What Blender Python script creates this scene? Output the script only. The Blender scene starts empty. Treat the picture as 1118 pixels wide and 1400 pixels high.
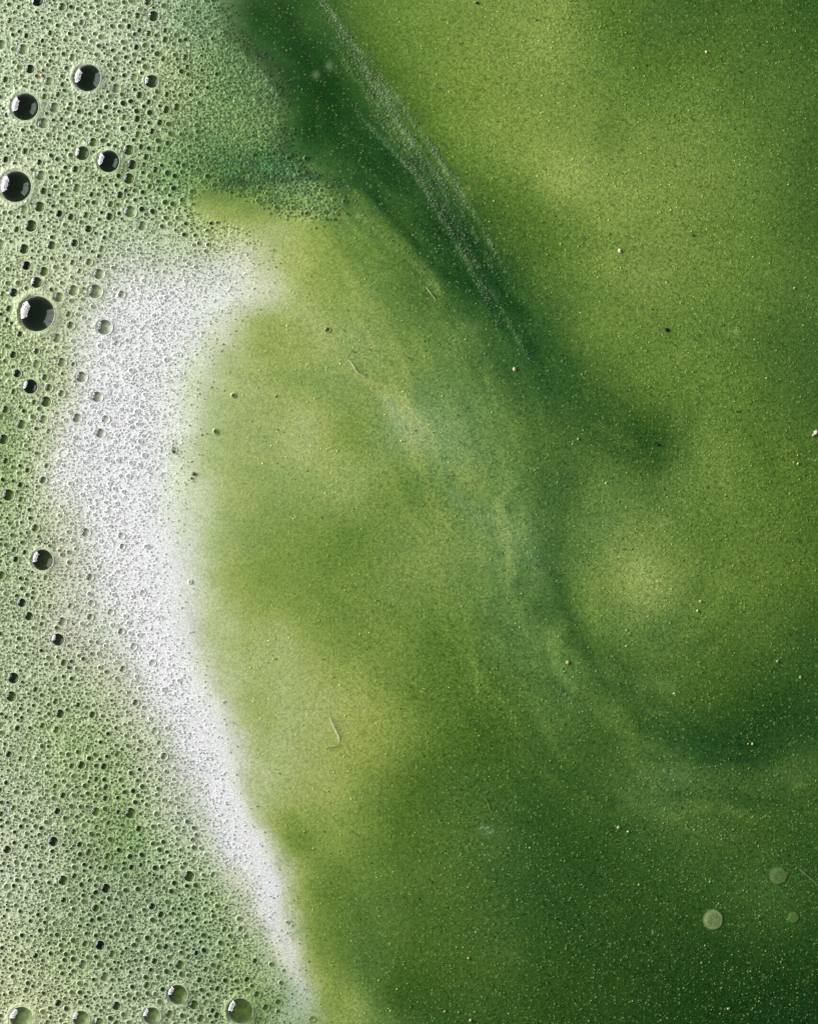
import bpy, math, random
import numpy as np
random.seed(7); RNG = np.random.default_rng(11)
sc = bpy.context.scene; COL = sc.collection
S = 0.0005                       # metres per unit of the layout below (frame = 1118 x 1400 units)
W, H = 1118.0, 1400.0
def P(x, y, z=0.0): return ((x-W/2)*S, (H/2-y)*S, z*S)

# ------------------------------------------------------------------ camera, room light, window
cam = bpy.data.objects.new('camera', bpy.data.cameras.new('camera')); COL.objects.link(cam)
cam.location = (0, 0, 3.0); cam.data.sensor_fit = 'VERTICAL'; cam.data.sensor_height = 24
cam.data.lens = 24*3.0/(H*S); cam.data.clip_end = 100; cam.data.clip_start = 0.1
sc.camera = cam
wd = bpy.data.worlds.new('World'); sc.world = wd; wd.use_nodes = True
bg = wd.node_tree.nodes['Background']; bg.inputs[0].default_value = (0.95, 1.0, 0.96, 1); bg.inputs[1].default_value = 0.20
sc.view_settings.view_transform = 'Standard'; sc.view_settings.look = 'None'
sc.view_settings.exposure = 0.0; sc.view_settings.gamma = 1.0
sc.cycles.max_bounces = 8; sc.cycles.transparent_max_bounces = 12
sc.cycles.sample_clamp_indirect = 4.0
# a tall window with three panes, beyond the white side of the vessel (upper left of the picture)
from mathutils import Vector, Matrix
wc = Vector(P(-4100, -750, 2350)); aim = Vector((-0.12, 0.0, 0))
zax = (wc-aim); zax.z = 0; zax.normalize(); up = Vector((0,0,1)); xax = up.cross(zax)
for off, pw in ((-1.02, 0.74), (0.0, 1.16), (0.98, 0.66)):
    ld = bpy.data.lights.new('window_pane_light', 'AREA'); ld.shape = 'RECTANGLE'
    ld.size = pw; ld.size_y = 2.0; ld.energy = 12.2*math.pi*pw*2.0; ld.color = (0.98, 0.98, 1.0)
    lo = bpy.data.objects.new('window_pane_light', ld); COL.objects.link(lo)
    m = Matrix((xax, up, zax)).transposed().to_4x4(); m.translation = wc + xax*off; lo.matrix_world = m

# ------------------------------------------------------------------ helpers
def lin(c):
    c = np.asarray(c, float)/255.0
    return np.where(c <= 0.04045, c/12.92, ((c+0.055)/1.055)**2.4)
def sstep(x, a, b):
    t = np.clip((x-a)/(b-a), 0, 1); return t*t*(3-2*t)
def vnoise(x, y, cell, seed):
    r = np.random.default_rng(seed); g = r.random((257, 257))
    u = x/cell+1000.0; v = y/cell+1000.0
    iu = np.floor(u).astype(int); iv = np.floor(v).astype(int); fu = u-iu; fv = v-iv
    fu = fu*fu*(3-2*fu); fv = fv*fv*(3-2*fv)
    a = g[iv % 257, iu % 257]; b = g[iv % 257, (iu+1) % 257]; c = g[(iv+1) % 257, iu % 257]; d = g[(iv+1) % 257, (iu+1) % 257]
    return (a*(1-fu)+b*fu)*(1-fv)+(c*(1-fu)+d*fu)*fv
def fbm(x, y, cell, seed, octv=4):
    s = 0; a = 1; t = 0
    for k in range(octv):
        s = s+a*(vnoise(x, y, cell/2**k, seed+k)-0.5); t += a; a *= 0.55
    return s/t*2
def tag(o, label=None, cat=None, group=None, kind=None):
    for k, v in (('label', label), ('category', cat), ('group', group), ('kind', kind)):
        if v: o[k] = v
    return o
def mesh_obj(name, V, F, mats, parent=None, cols=None, attrs=None, mi=None, smooth=True, loc=None):
    me = bpy.data.meshes.new(name)
    V = np.asarray(V, np.float32); me.vertices.add(len(V)); me.vertices.foreach_set('co', V.ravel())
    if isinstance(F, np.ndarray):
        n, k = F.shape; flat = F.ravel(); starts = np.arange(n)*k; tot = np.full(n, k)
    else:
        tot = np.array([len(f) for f in F]); flat = np.array([i for f in F for i in f]); starts = np.concatenate(([0], np.cumsum(tot)[:-1]))
    me.loops.add(len(flat)); me.loops.foreach_set('vertex_index', flat.astype(np.int32))
    me.polygons.add(len(tot)); me.polygons.foreach_set('loop_start', starts.astype(np.int32)); me.polygons.foreach_set('loop_total', tot.astype(np.int32))
    if mi is not None: me.polygons.foreach_set('material_index', np.asarray(mi, np.int32))
    me.update(calc_edges=True)
    if smooth: me.polygons.foreach_set('use_smooth', np.ones(len(tot), bool))
    for m in (mats if isinstance(mats, (list, tuple)) else [mats]): me.materials.append(m)
    if cols is not None:
        ca = me.color_attributes.new('Col', 'FLOAT_COLOR', 'POINT')
        c4 = np.ones((len(V), 4), np.float32); c4[:, :3] = cols; ca.data.foreach_set('color', c4.ravel())
    for k, v in (attrs or {}).items():
        at = me.attributes.new(k, 'FLOAT', 'POINT'); at.data.foreach_set('value', np.asarray(v, np.float32))
    o = bpy.data.objects.new(name, me); COL.objects.link(o)
    if parent: o.parent = parent
    if loc is not None: o.location = loc
    return o

# ------------------------------------------------------------------ colour of the liquid and the froth (what is dissolved and floating there, plus a light falloff correction)
PTS = '''
475 35 68 104 44|545 35 105 138 50|615 35 118 148 60|685 35 120 150 62|755 35 130 157 68|475 105 36 80 30|545 105 75 112 40|615 105 112 142 55|685 105 122 150 62|755 105 126 153 65
475 175 28 72 26|545 175 52 92 40|615 175 80 118 40|685 175 115 145 55|755 175 123 150 60|475 245 50 92 42|545 245 34 78 33|615 245 62 102 44|685 245 82 118 42|755 245 127 152 62
475 315 85 120 55|545 315 72 108 45|615 315 33 78 33|685 315 58 96 35|755 315 84 115 42|825 35 88 126 45|895 35 70 108 44|965 35 60 100 38|1035 35 54 94 35|1105 35 42 84 30
825 105 100 134 50|895 105 82 120 42|965 105 78 115 44|1035 105 65 104 42|1105 105 58 97 38|825 175 107 138 52|895 175 95 130 50|965 175 90 123 51|1035 175 75 112 45|1105 175 62 100 40
825 245 120 147 58|895 245 105 135 57|965 245 95 126 54|1035 245 85 118 50|1105 245 68 104 42|825 315 112 141 55|895 315 112 139 58|965 315 98 130 52|1035 315 88 120 48|1105 315 65 102 40
475 385 110 138 66|545 385 76 112 48|615 385 36 80 34|685 385 31 75 31|755 385 70 105 42|475 455 118 144 82|545 455 98 130 63|615 455 82 118 56|685 455 46 88 40|755 455 43 84 35
475 525 113 139 74|545 525 105 135 70|615 525 92 128 68|685 525 56 97 46|755 525 36 79 35|475 595 108 137 64|545 595 116 145 90|615 595 105 140 86|685 595 82 118 57|755 595 58 98 42
475 665 118 148 82|545 665 100 132 60|615 665 98 132 65|685 665 88 125 65|755 665 60 100 47|825 385 105 132 55|895 385 105 132 60|965 385 95 125 50|1035 385 85 118 48|1105 385 78 110 46
825 455 90 120 48|895 455 88 120 48|965 455 85 118 48|1035 455 70 105 42|1105 455 64 100 42|825 525 60 97 38|895 525 85 115 45|965 525 88 118 45|1035 525 70 105 40|1105 525 62 98 40
825 595 60 97 40|895 595 48 86 30|965 595 95 122 52|1035 595 85 112 42|1105 595 70 105 40|825 665 85 120 55|895 665 76 110 47|965 665 98 128 55|1035 665 85 115 42|1105 665 80 110 40
475 735 85 118 45|545 735 100 130 62|615 735 98 132 65|685 735 98 132 74|755 735 66 106 50|475 805 104 130 55|545 805 98 128 60|615 805 85 120 55|685 805 80 118 60|755 805 58 98 47
475 875 118 142 58|545 875 96 125 50|615 875 70 107 40|685 875 76 114 57|755 875 54 96 44|475 945 142 157 75|545 945 95 122 45|615 945 68 106 38|685 945 60 100 38|755 945 62 104 50
475 1015 150 164 78|545 1015 105 130 50|615 1015 58 98 32|685 1015 44 87 28|755 1015 58 99 41|825 735 98 130 65|895 735 110 140 65|965 735 90 122 48|1035 735 94 122 48|1105 735 78 108 38
825 805 108 137 64|880 800 143 168 88|965 805 95 125 50|1035 805 92 122 48|1105 805 76 107 38|825 875 68 107 45|895 875 86 117 54|965 875 82 115 45|1035 875 74 108 42|1105 875 53 90 34
825 945 54 94 38|895 945 78 112 47|965 945 62 98 35|1035 945 47 87 30|1105 945 40 82 30|825 1015 50 88 32|895 1015 56 94 38|965 1015 48 87 37|1035 1015 29 73 25|1105 1000 34 76 28|1105 1040 60 98 42
475 1085 136 154 73|545 1085 86 113 38|615 1085 58 95 35|685 1085 50 90 35|755 1085 39 83 28|475 1155 118 138 56|545 1155 82 110 40|615 1155 70 104 40|685 1155 56 95 40|755 1155 38 81 28
475 1225 103 128 52|545 1225 83 111 44|615 1225 68 102 38|685 1225 57 94 38|755 1225 41 81 30|475 1295 88 116 48|545 1295 63 97 35|615 1295 63 97 35|685 1295 57 91 35|755 1295 37 77 25
475 1365 122 146 68|545 1365 57 89 32|615 1365 52 87 30|685 1365 49 84 28|755 1365 37 74 22|825 1085 53 90 34|895 1085 70 105 50|965 1085 68 102 45|1035 1085 62 99 40|1105 1085 60 97 38
825 1155 45 82 28|895 1155 54 91 35|965 1155 60 95 38|1035 1155 60 95 35|1105 1155 55 90 35|825 1225 45 80 28|895 1225 47 82 28|965 1225 52 87 32|1035 1225 60 94 38|1105 1225 49 84 32
825 1295 38 75 22|895 1295 38 75 22|965 1295 35 72 22|1035 1295 37 74 22|1105 1295 28 67 20|825 1365 42 75 22|895 1365 35 70 20|965 1365 25 65 18|1035 1365 21 61 18|1105 1365 17 57 16
35 35 165 182 148|105 35 165 182 148|175 35 165 182 148|245 35 130 155 115|315 35 86 118 72|365 35 38 82 30|420 35 52 90 38
35 105 162 179 145|105 105 163 179 145|175 105 162 178 145|245 105 140 160 112|315 105 95 127 73|365 105 78 112 64|430 105 25 68 22|35 175 163 180 145|105 175 160 177 142|175 175 154 174 135
245 175 126 152 102|315 175 100 131 75|370 175 92 122 66|430 175 27 70 25|35 245 165 180 145|105 245 155 174 132|175 245 142 164 118|245 245 112 145 90|315 240 72 110 52|385 245 66 106 58|430 258 100 130 74
35 315 165 182 145|105 315 165 182 145|175 310 165 185 148|245 310 165 182 138|290 290 140 160 85|300 330 175 190 140|345 320 166 181 105|385 320 150 170 90|430 325 112 141 64
35 385 165 180 140|105 385 178 191 158|175 385 190 200 180|245 385 190 202 178|315 385 202 211 192|345 390 196 206 164|395 385 156 175 98|440 385 112 141 60
35 455 158 175 130|105 455 190 200 172|175 455 209 213 206|220 455 212 216 210|265 455 208 214 200|315 455 180 195 148|365 455 140 165 90|420 455 134 158 88
35 525 155 172 130|85 525 177 190 152|125 525 214 216 208|175 525 213 215 213|220 525 212 215 208|265 525 194 206 170|315 525 158 178 118|385 525 126 153 83
35 595 150 170 125|80 595 204 209 188|110 595 215 216 212|160 595 223 223 227|200 595 217 219 217|245 595 208 214 196|280 595 172 187 138|345 595 140 165 100|410 595 134 161 96
35 665 158 175 132|80 665 206 210 194|130 665 216 217 213|175 665 222 222 226|215 665 207 212 202|250 665 194 205 172|315 665 146 169 104|385 665 118 147 80
35 735 160 176 138|80 735 188 196 170|140 735 212 214 208|180 735 221 221 225|210 735 216 217 217|235 735 202 209 186|280 735 164 182 128|345 735 120 150 80|410 735 95 128 55
35 805 160 176 138|80 805 178 188 160|140 805 200 205 190|200 805 217 217 219|225 805 211 215 209|255 805 196 205 174|300 805 145 168 95|360 805 115 145 65|420 805 105 135 55
35 875 165 180 145|100 875 190 198 175|160 875 205 210 195|220 875 219 219 221|255 875 207 212 202|285 875 184 196 152|330 875 155 175 95|385 875 150 170 85|430 875 135 156 70
35 945 160 176 138|105 945 165 182 140|160 945 185 195 165|220 945 208 212 202|265 945 217 218 216|295 945 190 200 160|340 945 160 178 105|400 945 160 176 90
35 1015 155 172 132|105 1015 150 172 122|160 1015 165 182 142|220 1015 195 203 180|275 1015 219 219 222|305 1015 207 213 193|335 1015 176 191 127|390 1015 165 180 100|435 1015 160 175 98
35 1085 160 176 140|105 1085 150 170 125|160 1085 148 171 120|220 1085 180 193 162|280 1085 211 213 209|318 1085 214 216 210|345 1085 178 192 130|395 1085 155 172 85
35 1155 168 182 150|105 1155 150 170 128|175 1155 134 161 108|230 1155 160 180 140|285 1155 190 200 175|335 1155 220 220 222|362 1155 195 204 165|388 1155 136 153 65|430 1155 124 144 54
35 1225 165 180 148|105 1225 148 168 128|175 1225 145 168 130|245 1225 145 168 125|300 1225 165 185 145|350 1225 208 212 200|380 1225 214 216 212|402 1225 176 188 132|430 1225 114 135 50
35 1295 165 180 140|105 1295 150 170 125|175 1295 150 172 132|245 1295 148 170 130|315 1295 145 170 125|370 1295 172 188 152|405 1295 190 200 165|430 1295 140 160 80
35 1365 175 188 145|105 1365 170 185 142|175 1365 165 182 145|245 1365 160 178 140|315 1365 150 172 125|370 1365 135 162 110|420 1365 165 185 150|446 1365 128 152 75
'''
_p = np.array([[float(v) for v in t.split()] for t in PTS.replace('\n', '|').split('|') if t.strip()])
PX, PC = _p[:, :2], lin(_p[:, 2:])**0.5
def phi(r): return -np.sqrt(r*r+22.0**2)
_D = np.linalg.norm(PX[:, None]-PX[None], axis=2)
_A = phi(_D)-0.6*np.eye(len(PX)); _n = len(PX)
_M = np.zeros((_n+3, _n+3)); _M[:_n, :_n] = _A; _M[:_n, _n] = 1; _M[:_n, _n+1:] = PX/1000; _M[_n, :_n] = 1; _M[_n+1:, :_n] = (PX/1000).T
_w = np.linalg.solve(_M, np.vstack([PC, np.zeros((3, 3))]))
G = 2.0                                      # spacing of the colour field
gx = np.arange(0, W+G, G); gy = np.arange(0, H+G, G); GX, GY = np.meshgrid(gx, gy)
def rbf(x, y):
    out = np.zeros((x.size, 3)); xf, yf = x.ravel(), y.ravel()
    for a in range(0, x.size, 20000):
        q = np.stack([xf[a:a+20000], yf[a:a+20000]], 1)
        d = np.sqrt(((q[:, None]-PX[None])**2).sum(2)); out[a:a+20000] = phi(d)@_w[:_n]+_w[_n]+(q/1000)@_w[_n+1:]
    return out.reshape(x.shape+(3,))
cx = np.arange(-8, W+16, 8); cy = np.arange(-8, H+16, 8); CXg, CYg = np.meshgrid(cx, cy)
TC = rbf(CXg, CYg)
def bil(A, x, y, x0, y0, st):
    u = np.clip((x-x0)/st, 0, A.shape[1]-1.001); v = np.clip((y-y0)/st, 0, A.shape[0]-1.001)
    iu = u.astype(int); iv = v.astype(int); fu = u-iu; fv = v-iv
    if A.ndim == 3: fu = fu[..., None]; fv = fv[..., None]
    return (A[iv, iu]*(1-fu)+A[iv, iu+1]*fu)*(1-fv)+(A[iv+1, iu]*(1-fu)+A[iv+1, iu+1]*fu)*fv
FIX = '''385 185 96 126 80|300 278 124 149 66|350 300 128 152 70|400 330 150 168 88|460 580 138 160 96|620 620 115 143 72|620 800 108 138 64|780 820 92 128 54|500 1000 146 160 78|1020 580 93 124 56|660 1220 68 102 38|980 200 110 138 64|480 1180 110 134 52|350 1020 180 188 142
440 170 32 72 28|420 360 156 172 98|320 680 145 168 106|880 800 136 158 84|1060 920 62 96 38|600 40 108 135 52|1080 50 75 108 44|850 270 128 151 68|700 400 52 92 36|540 320 85 118 50|520 460 125 150 82
840 520 74 110 44|760 700 78 112 48|980 700 103 130 54|560 920 103 130 52|680 980 76 108 42|600 1120 80 112 40|800 1060 62 98 34|900 1200 50 88 28|540 1340 74 106 36|1040 1100 64 98 36|940 420 108 136 60
400 880 155 166 92|620 460 92 122 56|880 640 72 106 42|1090 1360 22 62 18|720 1340 56 92 30|1040 780 98 126 52|660 260 80 114 44|720 100 122 145 62|720 520 60 97 40|920 1360 34 70 20|420 760 118 142 68
365 40 34 72 26|400 90 32 72 27|435 120 28 68 24|480 200 32 74 28|600 300 38 80 33|640 360 38 78 33|760 500 50 90 36|560 240 42 84 34|315 105 95 127 73|315 175 100 131 75|385 185 84 114 72|300 235 86 118 66
400 270 96 127 74|345 345 178 191 122|260 160 124 152 104|290 40 112 142 92|1100 600 76 108 44|1100 450 72 106 46|1000 430 100 130 56'''
_f = np.array([[float(v) for v in t.split()] for t in FIX.replace('\n', '|').split('|') if t.strip()])
_fr = (lin(_f[:, 2:])**0.5/np.maximum(bil(TC, _f[:, 0], _f[:, 1], -8, -8, 8), 0.05))[:, 1]-1
_d2 = (CXg[..., None]-_f[:, 0])**2+(CYg[..., None]-_f[:, 1])**2
_wg = np.exp(-_d2/(2*48.0**2)); _fc = (_wg*_fr).sum(-1)/(_wg.sum(-1)+0.25); TC = np.clip(TC, 0.05, 1)*(1+_fc)[..., None]
wx = fbm(GX, GY, 90, 3)*16+fbm(GX, GY, 22, 13)*5; wy = fbm(GX, GY, 90, 23)*16+fbm(GX, GY, 22, 33)*5
T = np.clip(bil(TC, GX+wx, GY+wy, -8, -8, 8), 0.02, 1)**2
# wispy variation drawn out along the flow
rt = (GX*0.86+GY*0.5); st_ = (-GX*0.5+GY*0.86)
wis = fbm(rt*0.55+fbm(GX, GY, 160, 5)*90, st_*1.5+fbm(GX, GY, 140, 6)*70, 70, 51, 5)
clump = fbm(GX, GY, 26, 61, 4)
T = T*(1+0.13*wis+0.08*clump)[..., None]
T = T*(1+np.array([0.11, 0.04, 0.055])*(sstep(GX, 330, 200)*sstep(T[..., 1], 0.66, 0.5))[..., None])
def gam(v): return np.where(v <= 0.0031308, v*12.92, 1.055*np.clip(v, 1e-6, 4)**(1/2.4)-0.055)*255
_PG = [40,50,62,72,80,92,97,108,113,120,130,135,143,151,160,166,175,185,200,230]
_PR = [10,15,25,36,45,58,66,78,84,91,101,108,119,129,142,152,161,173,196,229]
_PB = [6,9,13,18,22,28,31,39,43,49,57,61,69,75,85,96,112,132,172,230]
def to_palette(Tm):
    s_ = gam(Tm); g = s_[..., 1]; r0 = np.interp(g, _PG, _PR); b0 = np.interp(g, _PG, _PB)
    b = np.clip(s_[..., 2], b0-4, b0+34); b = b0+(b-b0)*0.85; r = r0-0.30*np.maximum(b-b0, 0)
    w = 0.9*sstep(GX, 235, 330)*sstep(g, 222, 200)*(1-sstep(GX, 430, 380)*sstep(GY, 262, 225)); o = s_.copy()
    o[..., 0] = s_[..., 0]*(1-w)+r*w; o[..., 2] = s_[..., 2]*(1-w)+b*w
    return lin(o)
def catmull(p, n=14):
    p = np.array(p, float); q = np.vstack([2*p[0]-p[1], p, 2*p[-1]-p[-2]]); out = []
    for i in range(1, len(q)-2):
        for t in np.linspace(0, 1, n, endpoint=False):
            a, b, c, d = q[i-1:i+3]; out.append(0.5*((2*b)+(c-a)*t+(2*a-5*b+4*c-d)*t*t+(3*b-a-3*c+d)*t**3))
    out.append(p[-1]); return np.array(out)
def poly_dist(x, y, c):
    best = np.full(x.shape, 1e9); along = np.zeros(x.shape); L = 0
    for i in range(len(c)-1):
        a, b = c[i], c[i+1]; ab = b-a; l2 = (ab**2).sum()+1e-9
        t = np.clip(((x-a[0])*ab[0]+(y-a[1])*ab[1])/l2, 0, 1); d = np.hypot(x-a[0]-t*ab[0], y-a[1]-t*ab[1])
        m = d < best; best = np.where(m, d, best); along = np.where(m, L+t*math.sqrt(l2), along); L += math.sqrt(l2)
    return best, along, L
def stroke(pts, w, col, op, soft=1.0, seed=0, rag=0.5, ends=0.25, wob=3.0):
    global T
    c = catmull(pts); m = w*3+8
    x0, x1 = max(0, int((c[:, 0].min()-m)/G)), min(len(gx), int((c[:, 0].max()+m)/G)+1)
    y0, y1 = max(0, int((c[:, 1].min()-m)/G)), min(len(gy), int((c[:, 1].max()+m)/G)+1)
    if x1 <= x0 or y1 <= y0: return
    X = GX[y0:y1, x0:x1]; Y = GY[y0:y1, x0:x1]
    d, al, L = poly_dist(X+fbm(X, Y, 40, seed+7)*wob, Y+fbm(X, Y, 40, seed+8)*wob, c)
    n = fbm(al+X*0.2, d*3+Y*0.2, 30, seed, 4)
    fall = np.exp(-(d/w)**2*soft)*np.clip(1+rag*2*n, 0, 1.6)
    e = sstep(al/L, -0.001, ends)*sstep(1-al/L, -0.001, ends)
    if ends == 0: e = 1
    hat = vnoise(X*0.87+Y*0.5, (Y*0.87-X*0.5)*0.5, 3.0, seed+3) if w < 8 else 0.5
    a = np.clip(fall*e*op*(0.05+2.3*hat**1.8), 0, 1)[..., None]
    T[y0:y1, x0:x1] = T[y0:y1, x0:x1]*(1-a)+lin(col)*a
STK = [
 ([(455,242),(482,262),(496,292),(530,325),(565,352),(592,388),(612,425)], 9, (108,140,68), .55), ([(480,285),(500,305),(530,328)], 3, (150,170,100), .5),
 ([(560,350),(585,378),(603,408)], 5, (125,152,82), .5), ([(325,207),(360,212),(395,208),(430,214),(470,236),(505,268)], 7, (42,84,34), .6),
 ([(310,244),(338,234),(368,238),(395,250),(412,262)], 2.6, (36,76,30), .7), ([(318,226),(350,222),(385,226),(420,238)], 3.2, (50,90,44), .5),
 ([(345,205),(385,204)], 2.0, (120,150,90), .4), ([(365,255),(400,262),(430,272),(455,288)], 13, (108,137,82), .4), ([(330,255),(365,275),(400,285)], 9, (88,124,66), .4),
 ([(365,30),(385,60),(412,95),(430,140)], 18, (24,66,22), .5), ([(405,10),(428,55)], 10, (55,92,40), .4),
 ([(508,530),(535,556),(550,585),(566,612)], 7, (142,166,122), .5), ([(540,560),(590,600),(640,650)], 22, (118,148,102), .3),
 ([(590,640),(640,695),(700,735),(745,790)], 14, (116,146,98), .42), ([(690,740),(725,765),(748,800)], 10, (112,142,90), .3),
 ([(600,770),(622,795),(640,830)], 9, (108,140,88), .3), ([(560,830),(575,880)], 12, (110,136,70), .3), ([(660,660),(700,690),(712,720)], 8, (70,106,48), .4),
 ([(800,585),(835,612),(870,632),(902,630),(918,605)], 12, (44,84,30), .6), ([(800,575),(845,598),(880,612)], 8, (82,114,48), .4),
 ([(925,545),(927,572),(920,592)], 6, (118,142,72), .6), ([(912,606),(930,640),(900,690),(868,745),(860,800)], 20, (116,142,70), .28),
 ([(870,830),(868,860)], 9, (118,146,80), .4), ([(890,716),(928,710)], 7, (126,152,84), .5), ([(815,700),(805,770),(818,840),(845,880)], 14, (92,124,58), .3),
 ([(868,938),(895,935),(930,942)], 8, (102,132,68), .5), ([(855,920),(885,948)], 8, (92,124,62), .35), ([(990,456),(1003,455),(1016,452)], 6, (132,152,88), .65),
 ([(652,1128),(668,1136),(678,1142)], 6, (136,158,110), .6), ([(675,1115),(682,1140),(678,1160)], 9, (84,114,54), .5), ([(560,965),(572,968)], 7, (120,145,62), .4),
 ([(1125,1022),(1075,1050),(1010,1068),(940,1066),(880,1048)], 20, (82,114,56), .35), ([(1125,1012),(1080,1025),(1035,1030),(990,1040)], 12, (28,72,25), .45),
 ([(900,1052),(925,1062),(950,1064)], 13, (100,130,78), .35), ([(870,1072),(950,1090),(1040,1098),(1120,1090)], 8, (42,80,32), .4), ([(780,900),(800,960),(850,1010),(900,1050)], 20, (72,108,50), .3),
 ([(760,1010),(840,1060),(890,1110),(960,1150)], 10, (66,100,44), .3), ([(700,950),(760,1010),(830,1060)], 16, (66,104,46), .3),
 ([(760,760),(770,820),(800,890),(850,935)], 12, (46,88,36), .35), ([(735,600),(765,650),(770,720)], 14, (52,92,40), .4), ([(740,480),(790,540),(815,590)], 22, (40,82,34), .4),
 ([(930,1150),(1010,1140),(1060,1180)], 16, (68,102,44), .3), ([(690,1290),(705,1320)], 9, (92,116,52), .35), ([(690,1310),(692,1300)], 9, (92,116,52), .3),
 ([(480,1200),(500,1290),(520,1400)], 14, (72,104,42), .4), ([(438,1240),(452,1310),(472,1405)], 10, (124,146,62), .5),
 ([(470,900),(500,935),(560,965)], 10, (150,166,82), .35), ([(600,560),(640,610),(660,660)], 20, (112,144,92), .3), ([(1090,1186),(1104,1198),(1122,1214)], 1.8, (112,138,72), .6),
 ([(275,275),(300,262),(340,270),(380,290),(430,305)], 10, (128,148,72), .3), ([(360,330),(358,370),(362,400)], 10, (178,192,118), .4),
 ([(200,395),(215,398)], 9, (160,180,135), .5), ([(250,400),(260,410)], 9, (150,175,120), .5), ([(105,395),(135,400)], 10, (150,172,128), .5), ([(140,450),(148,448)], 12, (160,175,135), .6),
 ([(60,600),(68,618)], 12, (138,158,98), .5), ([(155,1090),(185,1145),(210,1180)], 16, (120,152,90), .45), ([(100,990),(125,1030)], 18, (140,165,105), .4),
 ([(150,1000),(175,1060)], 14, (135,162,100), .35), ([(250,1180),(300,1235),(330,1275)], 12, (150,178,120), .4), ([(280,1040),(300,1110),(335,1180)], 8, (224,224,228), .35),
]
def off(pts, d):
    c = catmull(pts, 4); t = np.gradient(c, axis=0); t /= np.hypot(t[:, 0], t[:, 1])[:, None]+1e-9; return [tuple(q) for q in (c+np.stack([t[:, 1], -t[:, 0]], 1)*d)[::2]]
_sr = np.random.default_rng(5); THREADS = []
BUN = [(425,-15),(462,40),(503,100),(548,165),(592,232),(634,302),(672,370),(708,436),(735,490)]
for k in range(17):
    d = -24+42*((k*0.618) % 1)+_sr.uniform(-2, 2); a0 = _sr.uniform(0, 0.55); a1 = min(1, a0+_sr.uniform(0.25, 0.62)); q = off(BUN, d*(1+0.3*a0)); q = q[int(a0*len(q)):max(int(a0*len(q))+4, int(a1*len(q)))]
    THREADS.append((q, 1.0)); stroke(q, _sr.uniform(1.4, 2.6), [(150,168,116),(126,150,92),(106,134,74)][k % 3], _sr.uniform(0.42, 0.70)*(1-0.35*a0), seed=900+k*13, wob=3, rag=1.1)
stroke([(432,-5),(468,46),(500,98),(528,140)], 6, (124,148,100), .22, seed=881, rag=.8); stroke([(480,140),(508,176),(545,214),(590,268)], 2.2, (140,160,112), .5, seed=882, rag=.8)
stroke([(560,200),(600,262),(640,325)], 8, (88,122,72), .35, seed=883)
stroke([(330,5),(352,40),(392,92),(440,165),(520,235),(600,310),(680,400),(760,505),(830,585),(900,618)], 26, (36,76,28), .50, seed=884, ends=0.12, rag=.35)
THREADS += [([(480,140),(508,176),(545,214),(590,268)], 1.1), ([(455,242),(482,262),(496,292),(530,325),(565,352),(592,388),(612,425)], .5), ([(432,-5),(468,46),(500,98),(528,140)], 2.2), ([(436,-5),(474,50),(508,104),(534,150)], 1.8), ([(310,226),(350,214),(400,220),(450,240),(490,280)], .4)]
def flow(pts, w, f, op, seed, ends=0.3):
    global T
    c = catmull(pts, 6); m = w*2.6+16
    x0, x1 = max(0, int((c[:, 0].min()-m)/G)), min(len(gx), int((c[:, 0].max()+m)/G)+1); y0, y1 = max(0, int((c[:, 1].min()-m)/G)), min(len(gy), int((c[:, 1].max()+m)/G)+1)
    if x1 <= x0+4 or y1 <= y0+4: return
    X = GX[y0:y1:2, x0:x1:2]; Y = GY[y0:y1:2, x0:x1:2]
    d, al, L = poly_dist(X+fbm(X, Y, 70, seed+1, 3)*26, Y+fbm(X, Y, 70, seed+2, 3)*26, c)
    a = np.exp(-(d/w)**2)*sstep(al/L, 0, ends)*sstep(1-al/L, 0, ends)*np.clip(1+2.2*fbm(al, d*4, 70, seed, 3), 0, 2)*op*0.62
    a = bil(a, GX[y0:y1, x0:x1], GY[y0:y1, x0:x1], X[0, 0], Y[0, 0], 2*G)[..., None]
    T[y0:y1, x0:x1] = T[y0:y1, x0:x1]*(1+(f-1)*a)+(lin((150,170,130))*0.05*max(f-1, 0))*a
FL1 = [(400,-40),(470,110),(560,250),(650,395),(715,535),(748,660),(762,780),(800,890),(880,985),(1000,1048),(1160,1052)]
for k, (d, w, f, op) in enumerate([(62,9,1.35,.7),(46,5,.72,.6),(34,6,1.3,.6),(82,10,.78,.6),(100,7,1.35,.6),(122,12,.8,.5),(140,6,1.3,.6),(160,9,1.25,.6),(12,7,.75,.5),(-14,6,1.25,.5),(-30,10,.8,.5)]):
    flow(off(FL1, -d), w, f, op, 1200+k*9)
EDY = [(925,540),(975,610),(1003,700),(990,800),(935,880),(865,895),(810,850),(788,770),(798,690),(840,650),(885,655)]
for k, (d, w, f, op) in enumerate([(0,10,1.22,.6),(18,7,.8,.5),(-18,8,1.18,.5),(40,10,1.15,.5),(56,7,.82,.5),(-34,6,.85,.4),(80,10,1.2,.4)]):
    flow(off(EDY, d), w, f, op, 1500+k*9, 0.2)
flow([(340,-20),(390,70),(450,160),(530,240),(610,330),(680,420),(740,500)], 52, 0.72, 1.3, 1499, .08)
flow([(757,640),(760,740),(775,850),(857,945),(950,1005),(1030,1030),(1130,1005)], 28, 0.76, 1.0, 1490, .25)
flow([(720,760),(748,850),(800,940),(900,1030),(1000,1068),(1130,1050)], 18, 1.5, 1.0, 1480, .2)
flow([(262,292),(300,262),(345,246),(410,238),(475,262),(540,322),(600,400)], 7, 0.62, 1.0, 1470, .15)
flow([(275,300),(310,275),(350,262),(410,258),(465,282),(525,340),(590,415)], 8, 1.3, 1.0, 1460, .15)
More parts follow.
